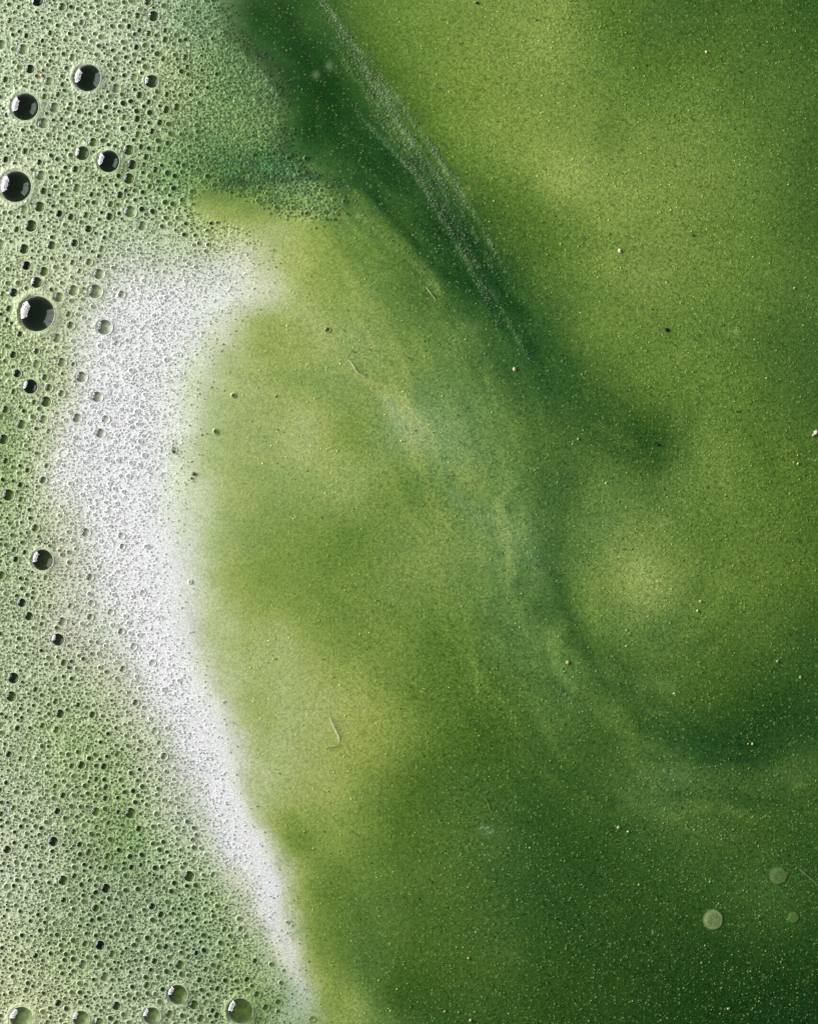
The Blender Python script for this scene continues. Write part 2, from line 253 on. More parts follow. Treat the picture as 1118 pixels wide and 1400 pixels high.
flow([(529,500),(580,570),(640,650),(700,720),(740,790)], 26, 1.13, 1.0, 1450, .2)
flow([(790,500),(850,560),(905,630)], 9, .7, 1.0, 1440, .3)
for k, (pts, w, f, op) in enumerate([([(430,430),(520,545),(580,650),(640,760),(690,850)],8,1.3,.6),([(455,400),(540,500),(610,610),(670,720),(720,830)],7,.82,.5),([(500,600),(560,700),(600,800),(660,900)],9,1.22,.5),
        ([(860,1130),(950,1110),(1050,1115),(1120,1140)],9,1.3,.5),([(880,1100),(960,1085),(1060,1088),(1125,1100)],7,.72,.6),([(940,1060),(1000,1045),(1060,1040),(1125,1018)],10,1.35,.6),([(780,1000),(850,1075),(940,1130),(1040,1160)],8,1.25,.5),
        ([(720,470),(790,560),(860,600)],8,1.2,.5),([(640,350),(720,450),(800,530),(880,570)],6,1.2,.4)]):
    flow(pts, w, f, op, 1700+k*9)
for i, s in enumerate(STK): stroke(*s, seed=100+i*11)
T = to_palette(T)
CREST = [(320,368,30,.12),(305,378,36,.40),(270,392,46,.55),(215,430,60,.78),(180,480,64,.85),(166,550,66,.88),(165,620,62,.88),(172,700,60,.86),(190,780,54,.85),(214,860,48,.85),(243,940,42,.86),(280,1015,32,.88),(304,1080,29,.88),(330,1150,24,.88),(362,1220,17,.75),(392,1290,12,.45),(412,1350,9,.25)]
_cc = np.array(CREST); _cs = np.array([np.interp(np.linspace(0, len(_cc)-1, 160), np.arange(len(_cc)), _cc[:, k]) for k in range(4)]).T
_m = np.zeros(GX.shape)
for q in _cs:
    i0, i1 = max(0, int((q[0]-2.6*q[2])/G)), int((q[0]+2.6*q[2])/G); j0, j1 = int((q[1]-2.6*q[2])/G), int((q[1]+2.6*q[2])/G)
    X_ = GX[j0:j1, i0:i1]+wx[j0:j1, i0:i1]; Y_ = GY[j0:j1, i0:i1]+wy[j0:j1, i0:i1]; dd = ((X_-q[0])**2+(Y_-q[1])**2)/(q[2]**2)
    _m[j0:j1, i0:i1] = np.maximum(_m[j0:j1, i0:i1], q[3]*np.exp(-dd**1.35))
_m = np.clip(_m*(1+0.35*fbm(GX, GY, 34, 777, 4)), 0, 0.95)[..., None]; T = T*(1-_m)+lin((223, 223, 221))*_m
for bx, by, br, bc, bo in ((488,1000,58,(154,164,74),.5),(440,1060,45,(150,162,78),.35),(415,352,42,(160,173,90),.45),(655,115,70,(126,148,58),.35),(720,200,50,(126,148,60),.3),(1090,60,90,(58,94,32),.3),(640,258,5,(130,150,60),.5),(1090,1073,9,(98,124,58),.45),(980,1262,26,(66,98,40),.15),(1060,1235,40,(74,108,46),.3),(450,90,5,(125,150,110),.5),(432,102,5,(120,148,105),.5),
                            (530,378,7,(118,144,80),.5),(500,393,9,(128,152,90),.4),(650,450,6,(112,140,84),.4),(880,780,24,(150,172,95),.4),(1110,880,14,(60,92,38),.3)):
    a = (np.exp(-((GX-bx)**2+(GY-by)**2)/br**2)*bo)[..., None]; T = T*(1-a)+lin(bc)*a
KALB = 1.0
def mirror(v, L):
    v = np.mod(v, 2*L); return np.where(v > L, 2*L-v, v)
def colour(x, y):
    x = np.asarray(x, float); y = np.asarray(y, float)
    o = np.maximum(-x, 0); xo = mirror(o+fbm(x, y, 120, 313, 3)*40*sstep(o, 0, 120), 42.0); y = y+fbm(x, y, 260, 323, 3)*160*sstep(o, 0, 300)
    return np.clip(bil(T, np.where(x < 0, xo, mirror(x, W)), mirror(y, H), 0, 0, G)*(KALB*(1+0.11*np.clip(x/W, 0, 1)))[..., None], 0.002, 0.92)  # colour raised towards the right to make up for the window light's falloff

# ------------------------------------------------------------------ outline of the froth mat, its height
EDGE = [(325,-900),(325,-300),(328,0),(348,40),(385,85),(408,130),(408,180),(430,214),(462,246),(482,284),(474,316),(432,330),(398,350),(386,400),(362,440),(330,480),(310,550),(300,620),
        (278,700),(268,760),(278,830),(300,900),(330,970),(352,1060),(380,1130),(400,1190),(418,1240),(436,1310),(455,1400),(470,1700),(480,2400)]
EDGEC = catmull(EDGE, 6)
def edge_dist(x, y):
    d, _, _ = poly_dist(x, y, EDGEC)
    ex = np.interp(y, *(lambda s: (s[:, 1], s[:, 0]))(EDGEC[np.argsort(EDGEC[:, 1])]))
    return np.where(x < ex, d, -d)
OLV = catmull([(285,280),(330,290),(390,322),(440,345)], 5)
def mat_h(x, y): e = edge_dist(x, y); return -0.7+13.5*sstep(e, -30, 380)
def sit_h(x, y): return np.maximum(mat_h(x, y), 0.35)

# ------------------------------------------------------------------ bubbles traced from the picture: x, y, radius, tone (0 near black .. 1 pale), kind
def tile(ox, oy, txt, sc_=3.993):
    r = []
    for t in txt.split('|'):
        v = [float(q) for q in t.split()]
        r.append((ox+v[0]/sc_, oy+v[1]/sc_, v[2]/sc_, v[3]))
    return r
BUB = tile(0,0,'840 90 32 .1|755 88 20 .35|450 126 18 .15|708 147 17 .1|765 168 16 .2|815 185 18 .3|905 218 20 .35|905 168 16 .3|748 260 18 .1|170 381 27 .05|110 45 15 .15|345 42 25 .45|132 275 32 .55|15 248 28 .5|302 592 31 .6|243 677 32 .75|305 710 19 .75|230 962 30 .7|245 1047 22 .25|222 1132 31 .25|140 1148 25 .8|175 1236 36 .15|98 1256 19 .3|137 1362 30 .15|287 1342 26 .25|412 1330 24 .2|330 1170 22 .05|392 1188 21 .2|488 1253 23 .15|602 1185 23 .2|715 1158 36 .6|780 1235 28 .5|612 1286 19 .5|560 1362 21 .5|660 1068 22 .2|708 978 32 .2|725 902 29 .1|707 822 31 .25|775 805 18 .3|802 860 20 .3|873 818 20 .4|757 738 21 .55|512 780 26 .35|835 720 19 .2|753 652 21 .15|876 672 20 .2|683 645 18 .5|912 602 24 .3|970 588 24 .4|815 560 17 .2|765 522 22 .3|735 425 24 .6|637 485 28 .75|605 528 16 .6|620 432 15 .25|668 518 14 .2|250 532 19 .45|323 520 17 .3|273 448 26 .5|400 318 22 .5|530 302 15 .4|562 158 17 .5|545 72 17 .6|470 80 14 .15|318 143 13 .05|280 185 17 .25|238 227 14 .1|150 200 17 .1|60 118 18 .4|145 148 13 .3|358 222 12 .1|38 875 20 .1|222 890 18 .15|145 830 20 .3|130 714 13 .05|178 698 12 .3|408 673 15 .2|378 597 14 .2|342 655 15 .3|385 755 17 .4|533 714 13 .25|592 742 17 .5|590 695 15 .5|540 668 15 .6|418 928 21 .2|480 928 17 .5|550 982 18 .4|505 1065 16 .15|425 1030 26 .55|340 1105 16 .5|425 1122 18 .45|475 1178 20 .4|608 1118 20 .4|575 1048 11 .1|822 1020 18 .4|853 930 20 .3|790 902 15 .3|4 1340 35 .5|8 745 14 .2|1015 315 20 .3|895 323 17 .4|955 300 14 .4|1025 368 16 .3|915 518 17 .3|985 520 14 .3|1090 563 14 .3|1080 720 15 .3|630 385 13 .2|630 322 16 .55|597 358 14 .3|570 263 11 .1|110 370 17 .65|122 418 12 .5|240 388 11 .1|37 440 20 .3|140 480 16 .5|183 456 12 .3|343 420 14 .3|347 465 16 .3|265 360 12 .2|82 345 12 .3|8 335 17 .2|20 5 25 .6|810 12 24 .35|680 15 15 .3|500 45 12 .2|600 25 13 .3')
BUB += tile(0,350,'150 55 27 .0|245 87 28 .35|80 202 26 .05|328 227 30 .8|285 185 14 .15|405 190 33 .55|545 100 32 .5|525 195 42 .7|667 210 22 .5|380 320 19 .3|390 380 24 .3|248 15 17 .2|358 5 16 .1|402 38 18 .3|447 15 14 .1|490 35 22 .4|440 85 17 .4|305 62 15 .4|357 72 12 .2|397 118 13 .4|22 210 17 .5|55 290 20 .35|12 320 12 .0|45 350 15 .15|115 428 19 .2|318 450 28 .75|237 448 13 .1|105 150 18 .7|45 150 14 .4|205 522 19 .3|45 493 15 .3|78 541 22 .15|100 643 25 .05|272 721 24 .3|256 796 32 .3|37 840 23 .3|132 580 21 .6|205 592 25 .65|342 582 28 .5|405 592 14 .1|250 664 20 .4|340 752 22 .4|80 742 18 .4|192 800 17 .4|182 878 17 .6|242 893 26 .5|123 920 28 .4|25 1002 30 .2|37 1120 19 .2|272 958 17 .5|260 1146 17 .25|325 1118 12 .1|155 1170 17 .25|240 1224 23 .05|117 1250 18 .2|52 1305 35 .2|120 1330 18 .5|165 1385 14 .15|450 662 33 .55|535 770 32 .6|425 885 28 .5|580 892 24 .6|552 968 28 .7|575 390 45 .6|642 478 18 .6|548 490 16 .6|700 462 16 .6|908 566 15 .6|720 626 17 .65|592 547 12 .6|750 850 16 .8|490 912 12 .5|712 905 12 .7|768 1012 16 .75|790 1088 17 .75|585 1110 17 .7|705 1203 17 .75|600 1243 14 .5|720 1130 17 .8|645 1115 14 .75|765 1140 12 .75|388 1243 16 .65|640 1352 13 .7|952 1058 18 .5|385 850 14 .6')
BUB += tile(0,700,'92 258 19 .1|125 165 13 .15|140 220 15 .15|72 126 15 .35|198 88 24 .45|82 205 17 .4|38 180 15 .35|15 345 25 .45|255 358 17 .45|665 130 20 .6|670 188 17 .55|802 190 17 .7|552 157 12 .5|400 150 12 .6|472 112 26 .7|342 232 14 .6|494 356 22 .5|493 447 16 .5|503 498 20 .6|780 442 18 .6|727 460 12 .6|125 495 26 .05|205 506 19 .6|278 514 16 .35|388 512 18 .55|163 568 26 .1|234 612 16 .2|236 574 11 .4|344 598 26 .6|495 573 20 .45|607 547 20 .75|686 568 15 .7|703 605 14 .7|663 652 20 .55|714 662 15 .6|762 672 15 .75|731 734 21 .7|833 823 20 .6|673 857 20 .5|353 822 21 .45|267 795 15 .6|79 905 33 .05|307 912 17 .0|200 968 17 .25|275 968 10 .3|68 1005 31 .2|309 1033 19 .45|333 1100 26 .15|195 1017 11 .3|431 1052 16 .25|477 1064 14 .4|508 1106 21 .35|562 1112 12 .4|743 1040 20 .25|711 1152 13 .3|898 970 17 .6|315 1188 22 .55|102 1178 18 .2|118 1072 13 .2|160 1083 12 .4|155 1222 18 .6|55 1320 20 .15|118 1345 16 .3|202 1343 13 .3|898 1333 22 .45|872 1260 17 .55|702 1275 15 .5|645 1320 18 .5|488 1290 21 .6|398 1385 18 .4|450 1380 25 .3|572 1388 21 .2|238 1165 18 .4|135 1295 20 .6|40 712 19 .6|90 1105 12 .15|15 1100 12 .1|690 1220 12 .5|980 920 14 .7|1040 380 13 .55|848 1195 22 .75|913 1180 15 .7')
BUB += tile(0,1050,'308 97 16 .4|531 60 17 .35|582 103 19 .3|580 164 18 .25|405 40 15 .6|350 147 19 .2|319 233 21 .1|82 215 18 .5|181 230 13 .15|140 280 15 .3|92 262 12 .35|15 247 17 .3|5 118 18 .2|528 236 26 .4|649 238 14 .1|717 245 32 .3|756 150 14 .3|803 199 15 .45|762 330 20 .25|682 353 18 .6|597 297 16 .35|533 322 17 .5|481 208 13 .4|423 263 12 .15|360 270 15 .3|258 293 16 .55|297 398 29 .05|441 415 18 .2|410 345 18 .45|47 442 25 .15|150 425 16 .15|220 360 13 .25|238 430 13 .35|490 458 22 .45|592 480 21 .4|582 541 18 .35|582 432 18 .6|228 532 18 .4|722 540 17 .1|772 527 14 .1|677 547 13 .25|350 610 29 .2|413 587 18 .35|405 503 14 .5|583 654 28 .05|537 600 14 .5|354 717 18 .1|228 670 15 .4|61 692 20 .6|42 642 18 .7|507 700 13 .25|529 762 23 .3|834 753 21 .1|882 798 21 .2|1035 590 32 .2|948 765 13 .2|1022 832 15 .2|976 797 11 .3|915 728 16 .45|995 540 12 .4|1092 550 10 .3|1055 675 18 .6|406 765 14 .3|387 795 14 .35|350 842 18 .6|571 800 12 .5|448 820 13 .3|647 838 13 .3|727 878 14 .15|668 880 12 .1|752 934 14 .35|970 901 13 .02|1007 951 11 .05|957 959 12 .1|910 973 18 .2|895 880 15 .4|938 862 13 .4|827 885 11 .3|853 912 14 .5|478 898 14 .2|580 872 14 .3|551 963 28 .0|470 955 20 .4|617 1012 23 .5|674 1005 16 .4|777 1001 14 .3|1075 1008 16 .05|848 1051 19 .2|924 1030 14 .4|1032 1028 16 .4|985 1072 28 .4|742 1046 12 .15|706 1052 12 .2|757 1096 12 .15|457 1068 27 .55|547 1068 17 .6|592 1070 14 .5|637 1094 11 .2|202 1020 17 .1|125 1018 15 .55|75 990 12 .3|335 1080 16 .5|405 1103 14 .3|577 1135 28 .5|618 1152 13 .35|655 1150 12 .3|806 1182 21 .4|614 1201 14 .1|1092 1155 18 .3|22 1165 15 .2|151 1209 19 .2|65 1221 14 .2|325 1278 22 .15|397 1218 16 .55|640 1294 26 .15|677 1340 16 .5|1062 1290 28 .35|928 1340 24 .55|785 1252 10 .2|240 1325 18 .7|1030 1128 14 .4|850 1230 15 .6|707 1235 17 .6|0 1285 18 .5|1100 1365 24 .5|640 1390 20 .5|265 1390 22 .5')
BUB += tile(200,1050,'368 582 18 .5|265 502 20 .65|359 684 13 .1|388 752 16 .5|440 765 15 .25|518 878 18 .2|430 880 18 .45|457 915 15 .4|543 917 12 .4|493 1022 13 .1|595 1052 16 .15|478 980 12 .25|408 827 14 .35|400 1085 17 .5|328 1097 18 .4|552 1153 17 .15|576 1188 12 .1|491 1161 14 .2|353 1161 12 .15|392 1203 17 .3|606 1235 20 .35|653 1306 20 .3|722 1277 18 .3|718 1326 11 .3|365 1322 16 .1|388 1348 20 .3|625 1380 24 .6|735 1172 14 .4|683 1070 14 .5|748 1105 10 .3|770 842 10 .3|507 822 16 .55|905 1370 17 .5|330 1280 20 .6|320 768 14 .6')
BUB += tile(200,250,'990 802 15 .2|477 1160 14 .5|380 1358 16 .45|708 1165 6 .1')
BIG = [  # x, y, r, tone, label
 (51.8,429.4,25.3,0,'largest black glossy bubble, reflecting a barred window, in the pale green foam'),
 (23,255.9,22.5,0,'black glossy bubble cut by the picture edge, lowest of the four big ones above','c'),
 (120.7,107.2,19.5,0,'black glossy bubble set furthest up in the foam, alone among pinprick bubbles','c'),
 (35.6,147,19.8,0,'black glossy bubble nearest the upper foam corner, beside two pale olive bubbles','c'),
 (149.5,221.4,16,0,'black glossy bubble touching close to a smaller oval bubble, amid mid-sized dark ones','c'),
 (113.9,210.4,10.5,.15,'small oval dark bubble squeezed against the black bubble with a window reflection','c'),
 (207.9,111.7,10,.1,'small round dark bubble with a white glint, close to the fine dark green froth','c'),
 (43.1,528.8,10.8,0,'small black bubble with white glint below the largest bubble','c'),
 (59.3,765.6,15.5,.06,'dark green glossy bubble alone on the pale foam beside the white crest','c'),
 (80.4,874.3,9.2,.06,'small dark bubble with bright upper rim, alone in pale foam beside the crest','c'),
 (243.6,1359.3,14.5,.36,'olive see-through bubble with white glint, smaller neighbour of the lowest dark bubble','c'),
 (31,1391,17,.72,'pale olive see-through bubble in the lower corner with a thick white glint','c'),
 (112.2,1391.9,12.5,.72,'pale olive bubble second along the bottom row of clear bubbles','c'),
 (208.6,1388.1,13,.7,'pale olive clear bubble between the two olive and dark ones at the bottom','c'),
 (136.5,1397,7.5,.66,'smallest clear bubble of the bottom row, half out of the picture','c'),
 (328.9,1382.1,18.5,.28,'dark olive see-through bubble with white crescent glint, nearest the foam edge below','c'),
 (52.6,2,8.8,.0,'black bubble cut by the upper picture edge','c'),
 (51.3,386.8,8.3,.1,'dark bubble with white glint just above the largest bubble','c'),
]
# keep the 300 largest traced ones as objects, the rest join the fine froth
BUB.sort(key=lambda b: -b[2]*(1.3-b[3]*0.5))
def overlaps(b, L): return any(math.hypot(b[0]-o[0], b[1]-o[1]) < (b[2]+o[2])*0.82 for o in L)
kept = []
for b in BUB:
    if not overlaps(b, kept) and not overlaps(b, BIG): kept.append(b)
NBIG = len(BIG); MID = kept[:298-NBIG]; REST = kept[298-NBIG:]

# ------------------------------------------------------------------ materials
def new_mat(name):
    m = bpy.data.materials.new(name); m.use_nodes = True; nt = m.node_tree
    for n in list(nt.nodes): nt.nodes.remove(n)
    return m, nt, nt.nodes, nt.links
def N(ns, t, **kw):
    n = ns.new(t)
    for k, v in kw.items():
        if k in n.inputs.keys() if isinstance(k, str) else False: n.inputs[k].default_value = v
        else: setattr(n, k, v)
    return n
def mth(ns, lk, op, a, b=None, c=None, clamp=False):
    n = ns.new('ShaderNodeMath'); n.operation = op; n.use_clamp = clamp
    for i, v in enumerate((a, b, c)):
        if v is None: continue
        if isinstance(v, (int, float)): n.inputs[i].default_value = v
        else: lk.new(v, n.inputs[i])
    return n.outputs[0]
def vor(ns, lk, vec, cell, rnd=1.0, feat='F1'):
    n = ns.new('ShaderNodeTexVoronoi'); n.feature = feat; n.inputs['Scale'].default_value = 1/(cell*S); n.inputs['Randomness'].default_value = rnd
    lk.new(vec, n.inputs['Vector']); return n
def noise(ns, lk, vec, cell, det=2.0, rough=0.5):
    n = ns.new('ShaderNodeTexNoise'); n.inputs['Scale'].default_value = 1/(cell*S); n.inputs['Detail'].default_value = det; n.inputs['Roughness'].default_value = rough
    lk.new(vec, n.inputs['Vector']); return n
def remap(ns, lk, v, a, b, c, d):
    n = ns.new('ShaderNodeMapRange'); n.interpolation_type = 'SMOOTHSTEP'
    for i, q in enumerate((a, b, c, d)): n.inputs[i+1].default_value = q
    lk.new(v, n.inputs[0]); return n.outputs[0]
def mixc(ns, lk, f, a, b, mode='MIX'):
    n = ns.new('ShaderNodeMix'); n.data_type = 'RGBA'; n.blend_type = mode
    if isinstance(f, (int, float)): n.inputs[0].default_value = f
    else: lk.new(f, n.inputs[0])
    for i, v in ((6, a), (7, b)):
        if isinstance(v, tuple): n.inputs[i].default_value = v
        else: lk.new(v, n.inputs[i])
    return n.outputs[2]
def scalec(ns, lk, c, f):
    n = ns.new('ShaderNodeVectorMath'); n.operation = 'SCALE'; lk.new(c, n.inputs[0])
    if isinstance(f, (int, float)): n.inputs['Scale'].default_value = f
    else: lk.new(f, n.inputs['Scale'])
    return n.outputs[0]
def rgb(c): return tuple(lin(c))+(1.0,)

def water_material():
    m, nt, ns, lk = new_mat('green_liquid')
    out = ns.new('ShaderNodeOutputMaterial'); bs = ns.new('ShaderNodeBsdfPrincipled'); lk.new(bs.outputs[0], out.inputs[0])
    co = ns.new('ShaderNodeTexCoord').outputs['Object']
    at = ns.new('ShaderNodeAttribute'); at.attribute_name = 'Col'
    gr = ns.new('ShaderNodeAttribute'); gr.attribute_name = 'grain'
    mp = ns.new('ShaderNodeMapping'); mp.inputs['Rotation'].default_value = (0, 0, 0.65); lk.new(co, mp.inputs[0])
    na = noise(ns, lk, mp.outputs[0], 2.6, 1.5, 0.6).outputs[0]; vg = vor(ns, lk, mp.outputs[0], 3.3).outputs['Distance']
    n1 = mth(ns, lk, 'ADD', mth(ns, lk, 'MULTIPLY', na, 0.7), mth(ns, lk, 'MULTIPLY', mth(ns, lk, 'SUBTRACT', 0.95, vg), 0.34)); n2 = noise(ns, lk, co, 7.0, 2).outputs[0]
    g = mth(ns, lk, 'ADD', mth(ns, lk, 'MULTIPLY', mth(ns, lk, 'SUBTRACT', n1, 0.5), 2.1), mth(ns, lk, 'MULTIPLY', mth(ns, lk, 'SUBTRACT', n2, 0.5), 0.7))
    g = mth(ns, lk, 'MULTIPLY', g, gr.outputs['Fac'])
    f = mth(ns, lk, 'MAXIMUM', mth(ns, lk, 'ADD', g, 1.0), 0.15)
    c = scalec(ns, lk, at.outputs['Color'], f)
    v = vor(ns, lk, co, 5.2)                     # suspended flecks, a few of the cells hold one
    sepv = ns.new('ShaderNodeSeparateColor'); lk.new(v.outputs['Color'], sepv.inputs[0])
    pick = remap(ns, lk, sepv.outputs[0], 0.55, 0.92, 0, 1)
    dot = remap(ns, lk, v.outputs['Distance'], 0.36, 0.12, 0, 1)
    fl = mth(ns, lk, 'MULTIPLY', mth(ns, lk, 'MULTIPLY', pick, dot), 1.0)
    c2 = mixc(ns, lk, mth(ns, lk, 'MULTIPLY', fl, gr.outputs['Fac']), c, mixc(ns, lk, 0.45, scalec(ns, lk, at.outputs['Color'], 1.6), rgb((168, 182, 108))))
    lk.new(c2, bs.inputs['Base Color']); bs.inputs['Roughness'].default_value = 0.32; bs.inputs['IOR'].default_value = 1.33
    bs.inputs['Specular IOR Level'].default_value = 0.35
    b = ns.new('ShaderNodeBump'); b.inputs['Strength'].default_value = 0.35; b.inputs['Distance'].default_value = 0.9*S
    lk.new(n1, b.inputs['Height']); lk.new(b.outputs[0], bs.inputs['Normal'])
    return m
def foam_material():
    m, nt, ns, lk = new_mat('microfoam')
    out = ns.new('ShaderNodeOutputMaterial'); bs = ns.new('ShaderNodeBsdfPrincipled')
    co = ns.new('ShaderNodeTexCoord').outputs['Object']
    at = ns.new('ShaderNodeAttribute'); at.attribute_name = 'Col'
    mi = ns.new('ShaderNodeAttribute'); mi.attribute_name = 'micro'
    al = ns.new('ShaderNodeAttribute'); al.attribute_name = 'cover'
    v1 = vor(ns, lk, co, 3.4, 0.9); v2 = vor(ns, lk, co, 6.2, 1.0)
    d1 = v1.outputs['Distance']; d2 = v2.outputs['Distance']
    pit1 = remap(ns, lk, d1, 0.12, 0.5, 1, 0)
    sp = ns.new('ShaderNodeSeparateColor'); lk.new(v2.outputs['Color'], sp.inputs[0])
    pit2 = mth(ns, lk, 'MULTIPLY', remap(ns, lk, d2, 0.15, 0.42, 1, 0), remap(ns, lk, sp.outputs[1], 0.35, 0.9, 0, 1))
    pit = mth(ns, lk, 'MAXIMUM', mth(ns, lk, 'MULTIPLY', pit1, 0.65), pit2)
    n2 = noise(ns, lk, co, 12.0, 3).outputs[0]
    k = mth(ns, lk, 'MULTIPLY', mth(ns, lk, 'MULTIPLY', pit, mi.outputs['Fac']), remap(ns, lk, n2, 0.3, 0.65, 0.55, 1.1), clamp=True)
    light = scalec(ns, lk, at.outputs['Color'], mth(ns, lk, 'ADD', mth(ns, lk, 'MULTIPLY', mi.outputs['Fac'], 0.46), 1.0))
    sq = mixc(ns, lk, 0.55, scalec(ns, lk, at.outputs['Color'], 0.32), rgb((38, 78, 26)))
    ng = noise(ns, lk, co, 2.1, 1.0).outputs[0]
    gf = mth(ns, lk, 'ADD', 1.0, mth(ns, lk, 'MULTIPLY', mth(ns, lk, 'SUBTRACT', ng, 0.5), mth(ns, lk, 'SUBTRACT', 1.3, mi.outputs['Fac'])))
    lk.new(mixc(ns, lk, k, scalec(ns, lk, light, gf), sq), bs.inputs['Base Color'])
    bs.inputs['Roughness'].default_value = 0.34; bs.inputs['Specular IOR Level'].default_value = 0.5
    h = mth(ns, lk, 'ADD', mth(ns, lk, 'MULTIPLY', d1, 0.8), mth(ns, lk, 'MULTIPLY', d2, 0.7))
    b = ns.new('ShaderNodeBump'); b.inputs['Distance'].default_value = 2.4*S
    lk.new(mth(ns, lk, 'ADD', mth(ns, lk, 'MULTIPLY', mi.outputs['Fac'], 0.62), 0.05), b.inputs['Strength'])
    lk.new(h, b.inputs['Height']); lk.new(b.outputs[0], bs.inputs['Normal'])
    lk.new(bs.outputs[0], out.inputs[0])
    return m
def wall_material(name, rough, spec, bumpd=0.0, cell=3.0):
    m, nt, ns, lk = new_mat(name)
    out = ns.new('ShaderNodeOutputMaterial'); bs = ns.new('ShaderNodeBsdfPrincipled'); lk.new(bs.outputs[0], out.inputs[0])
    co = ns.new('ShaderNodeTexCoord').outputs['Object']
    at = ns.new('ShaderNodeAttribute'); at.attribute_name = 'Col'
    n1 = noise(ns, lk, co, cell, 2).outputs[0]
    lk.new(scalec(ns, lk, at.outputs['Color'], remap(ns, lk, n1, 0.3, 0.7, 0.72, 1.28)), bs.inputs['Base Color'])
    bs.inputs['Roughness'].default_value = rough; bs.inputs['Specular IOR Level'].default_value = spec
    if bumpd:
        b = ns.new('ShaderNodeBump'); b.inputs['Strength'].default_value = 0.5; b.inputs['Distance'].default_value = bumpd*S
        lk.new(n1, b.inputs['Height']); lk.new(b.outputs[0], bs.inputs['Normal'])
    return m
def film_material(name='soap_film', k=1.6, ro=0.02):
    m, nt, ns, lk = new_mat(name)
    out = ns.new('ShaderNodeOutputMaterial'); tr = ns.new('ShaderNodeBsdfTransparent'); gl = ns.new('ShaderNodeBsdfGlossy'); mx = ns.new('ShaderNodeMixShader')
    tr.inputs[0].default_value = (0.97, 0.99, 0.96, 1); gl.inputs['Roughness'].default_value = ro
    fr = ns.new('ShaderNodeFresnel'); fr.inputs['IOR'].default_value = 1.36
    f = mth(ns, lk, 'MULTIPLY', fr.outputs[0], k, clamp=True)
    lk.new(f, mx.inputs[0]); lk.new(tr.outputs[0], mx.inputs[1]); lk.new(gl.outputs[0], mx.inputs[2]); lk.new(mx.outputs[0], out.inputs[0])
    return m
M_WATER = water_material(); M_FOAM = foam_material(); M_FILM = film_material(); M_FILM2 = film_material('small_bubble_film', 0.7, 0.14)
M_CAV = wall_material('liquid_seen_through_bubble', 0.10, 0.15, 0.25, 6.0)
M_RIM = wall_material('wet_froth_rim', 0.22, 0.6, 0.5, 2.5)
M_FINE = wall_material('fine_bubbles', 0.22, 0.6)
M_WATER2 = wall_material('thin_froth_raft', 0.3, 0.3, 0.6, 2.2)
M_BIT = wall_material('debris', 0.55, 0.3, 0.4, 1.5)

# ------------------------------------------------------------------ the liquid
def axis(lo, a, b, hi, st, co_):
    return np.concatenate([np.arange(lo, a, co_), np.arange(a, b, st), np.arange(b, hi+1, co_)])
xs = axis(-1500, -12, W+12, W+1500, 2.6, 30.0); ys = axis(-1500, -12, H+12, H+1500, 2.6, 30.0)
def grid_faces(nx, ny, keep=None):
    i = np.arange(nx-1)[None, :]; j = np.arange(ny-1)[:, None]; a = j*nx+i
    F = np.stack([a+nx, a+nx+1, a+1, a], -1).reshape(-1, 4)
    return F if keep is None else F[keep.ravel()]
X, Y = np.meshgrid(xs, ys)
Z = fbm(X, Y, 220, 71, 3)*0.3
V = np.stack([(X-W/2)*S, (H/2-Y)*S, Z*S], -1).reshape(-1, 3)
grain = 0.55+0.45*sstep(X, 330, 700)*(0.7+0.6*vnoise(X, Y, 160, 5)); grain = np.where(X > 330, grain, 0.5)
o = mesh_obj('green_water', V, grid_faces(len(xs), len(ys)), M_WATER, cols=colour(X, Y).reshape(-1, 3), attrs={'grain': grain.ravel()})
tag(o, 'murky olive and dark green liquid with pale swirls, right of the white foam', kind='structure')

# ------------------------------------------------------------------ the froth mat: sheet of microscopic bubbles, sunk under every larger bubble
mx_ = axis(-700, -24, 500, 560, 2.0, 20.0); my_ = axis(-500, -24, H+24, H+500, 2.0, 20.0)
X, Y = np.meshgrid(mx_, my_)
ed = edge_dist(X, Y); Hm = mat_h(X, Y)
Zm = Hm.copy(); XS = X.copy(); YS = Y.copy()
ALL = [(b[0], b[1], b[2]) for b in BIG]+[(b[0], b[1], b[2]) for b in MID]
for bx, by, br in ALL:
    i0, i1 = np.searchsorted(mx_, [bx-br*1.7, bx+br*1.7]); j0, j1 = np.searchsorted(my_, [by-br*1.7, by+br*1.7])
    if i1 <= i0 or j1 <= j0: continue
    xx = X[j0:j1, i0:i1]; yy = Y[j0:j1, i0:i1]; dr = np.hypot(xx-bx, yy-by)+1e-6; d = dr/br
    h0 = float(mat_h(np.array([bx]), np.array([by]))[0]); R1 = br*1.02+0.15
    Zm[j0:j1, i0:i1] = np.where(dr < R1-1.42, np.maximum(h0-0.62*br-1.2, -1.5), Zm[j0:j1, i0:i1]+0.07*br*np.exp(-((d-1.05)/0.28)**2))
    sn = np.abs(dr-R1) <= 1.42; kx = np.where(sn, R1/dr, 1.0)
    XS[j0:j1, i0:i1] = np.where(sn, bx+(xx-bx)*kx, XS[j0:j1, i0:i1]); YS[j0:j1, i0:i1] = np.where(sn, by+(yy-by)*kx, YS[j0:j1, i0:i1])
V = np.stack([(XS-W/2)*S, (H/2-YS)*S, Zm*S], -1).reshape(-1, 3)
kv = ed > 0
keep = (kv[:-1, :-1] & kv[1:, 1:] & kv[:-1, 1:] & kv[1:, :-1])
cov = np.ones(X.shape); covw = sstep(ed+fbm(X, Y, 24, 91, 3)*26, 2, 80-56*sstep(Y, 330, 290))
olive = np.exp(-(poly_dist(X, Y, OLV)[0]/21)**2)
lum = colour(X, Y)[..., 1]
micro = 0.84-0.76*sstep(lum, 0.42, 0.66)
micro = micro+0.10*fbm(X, Y, 40, 95)
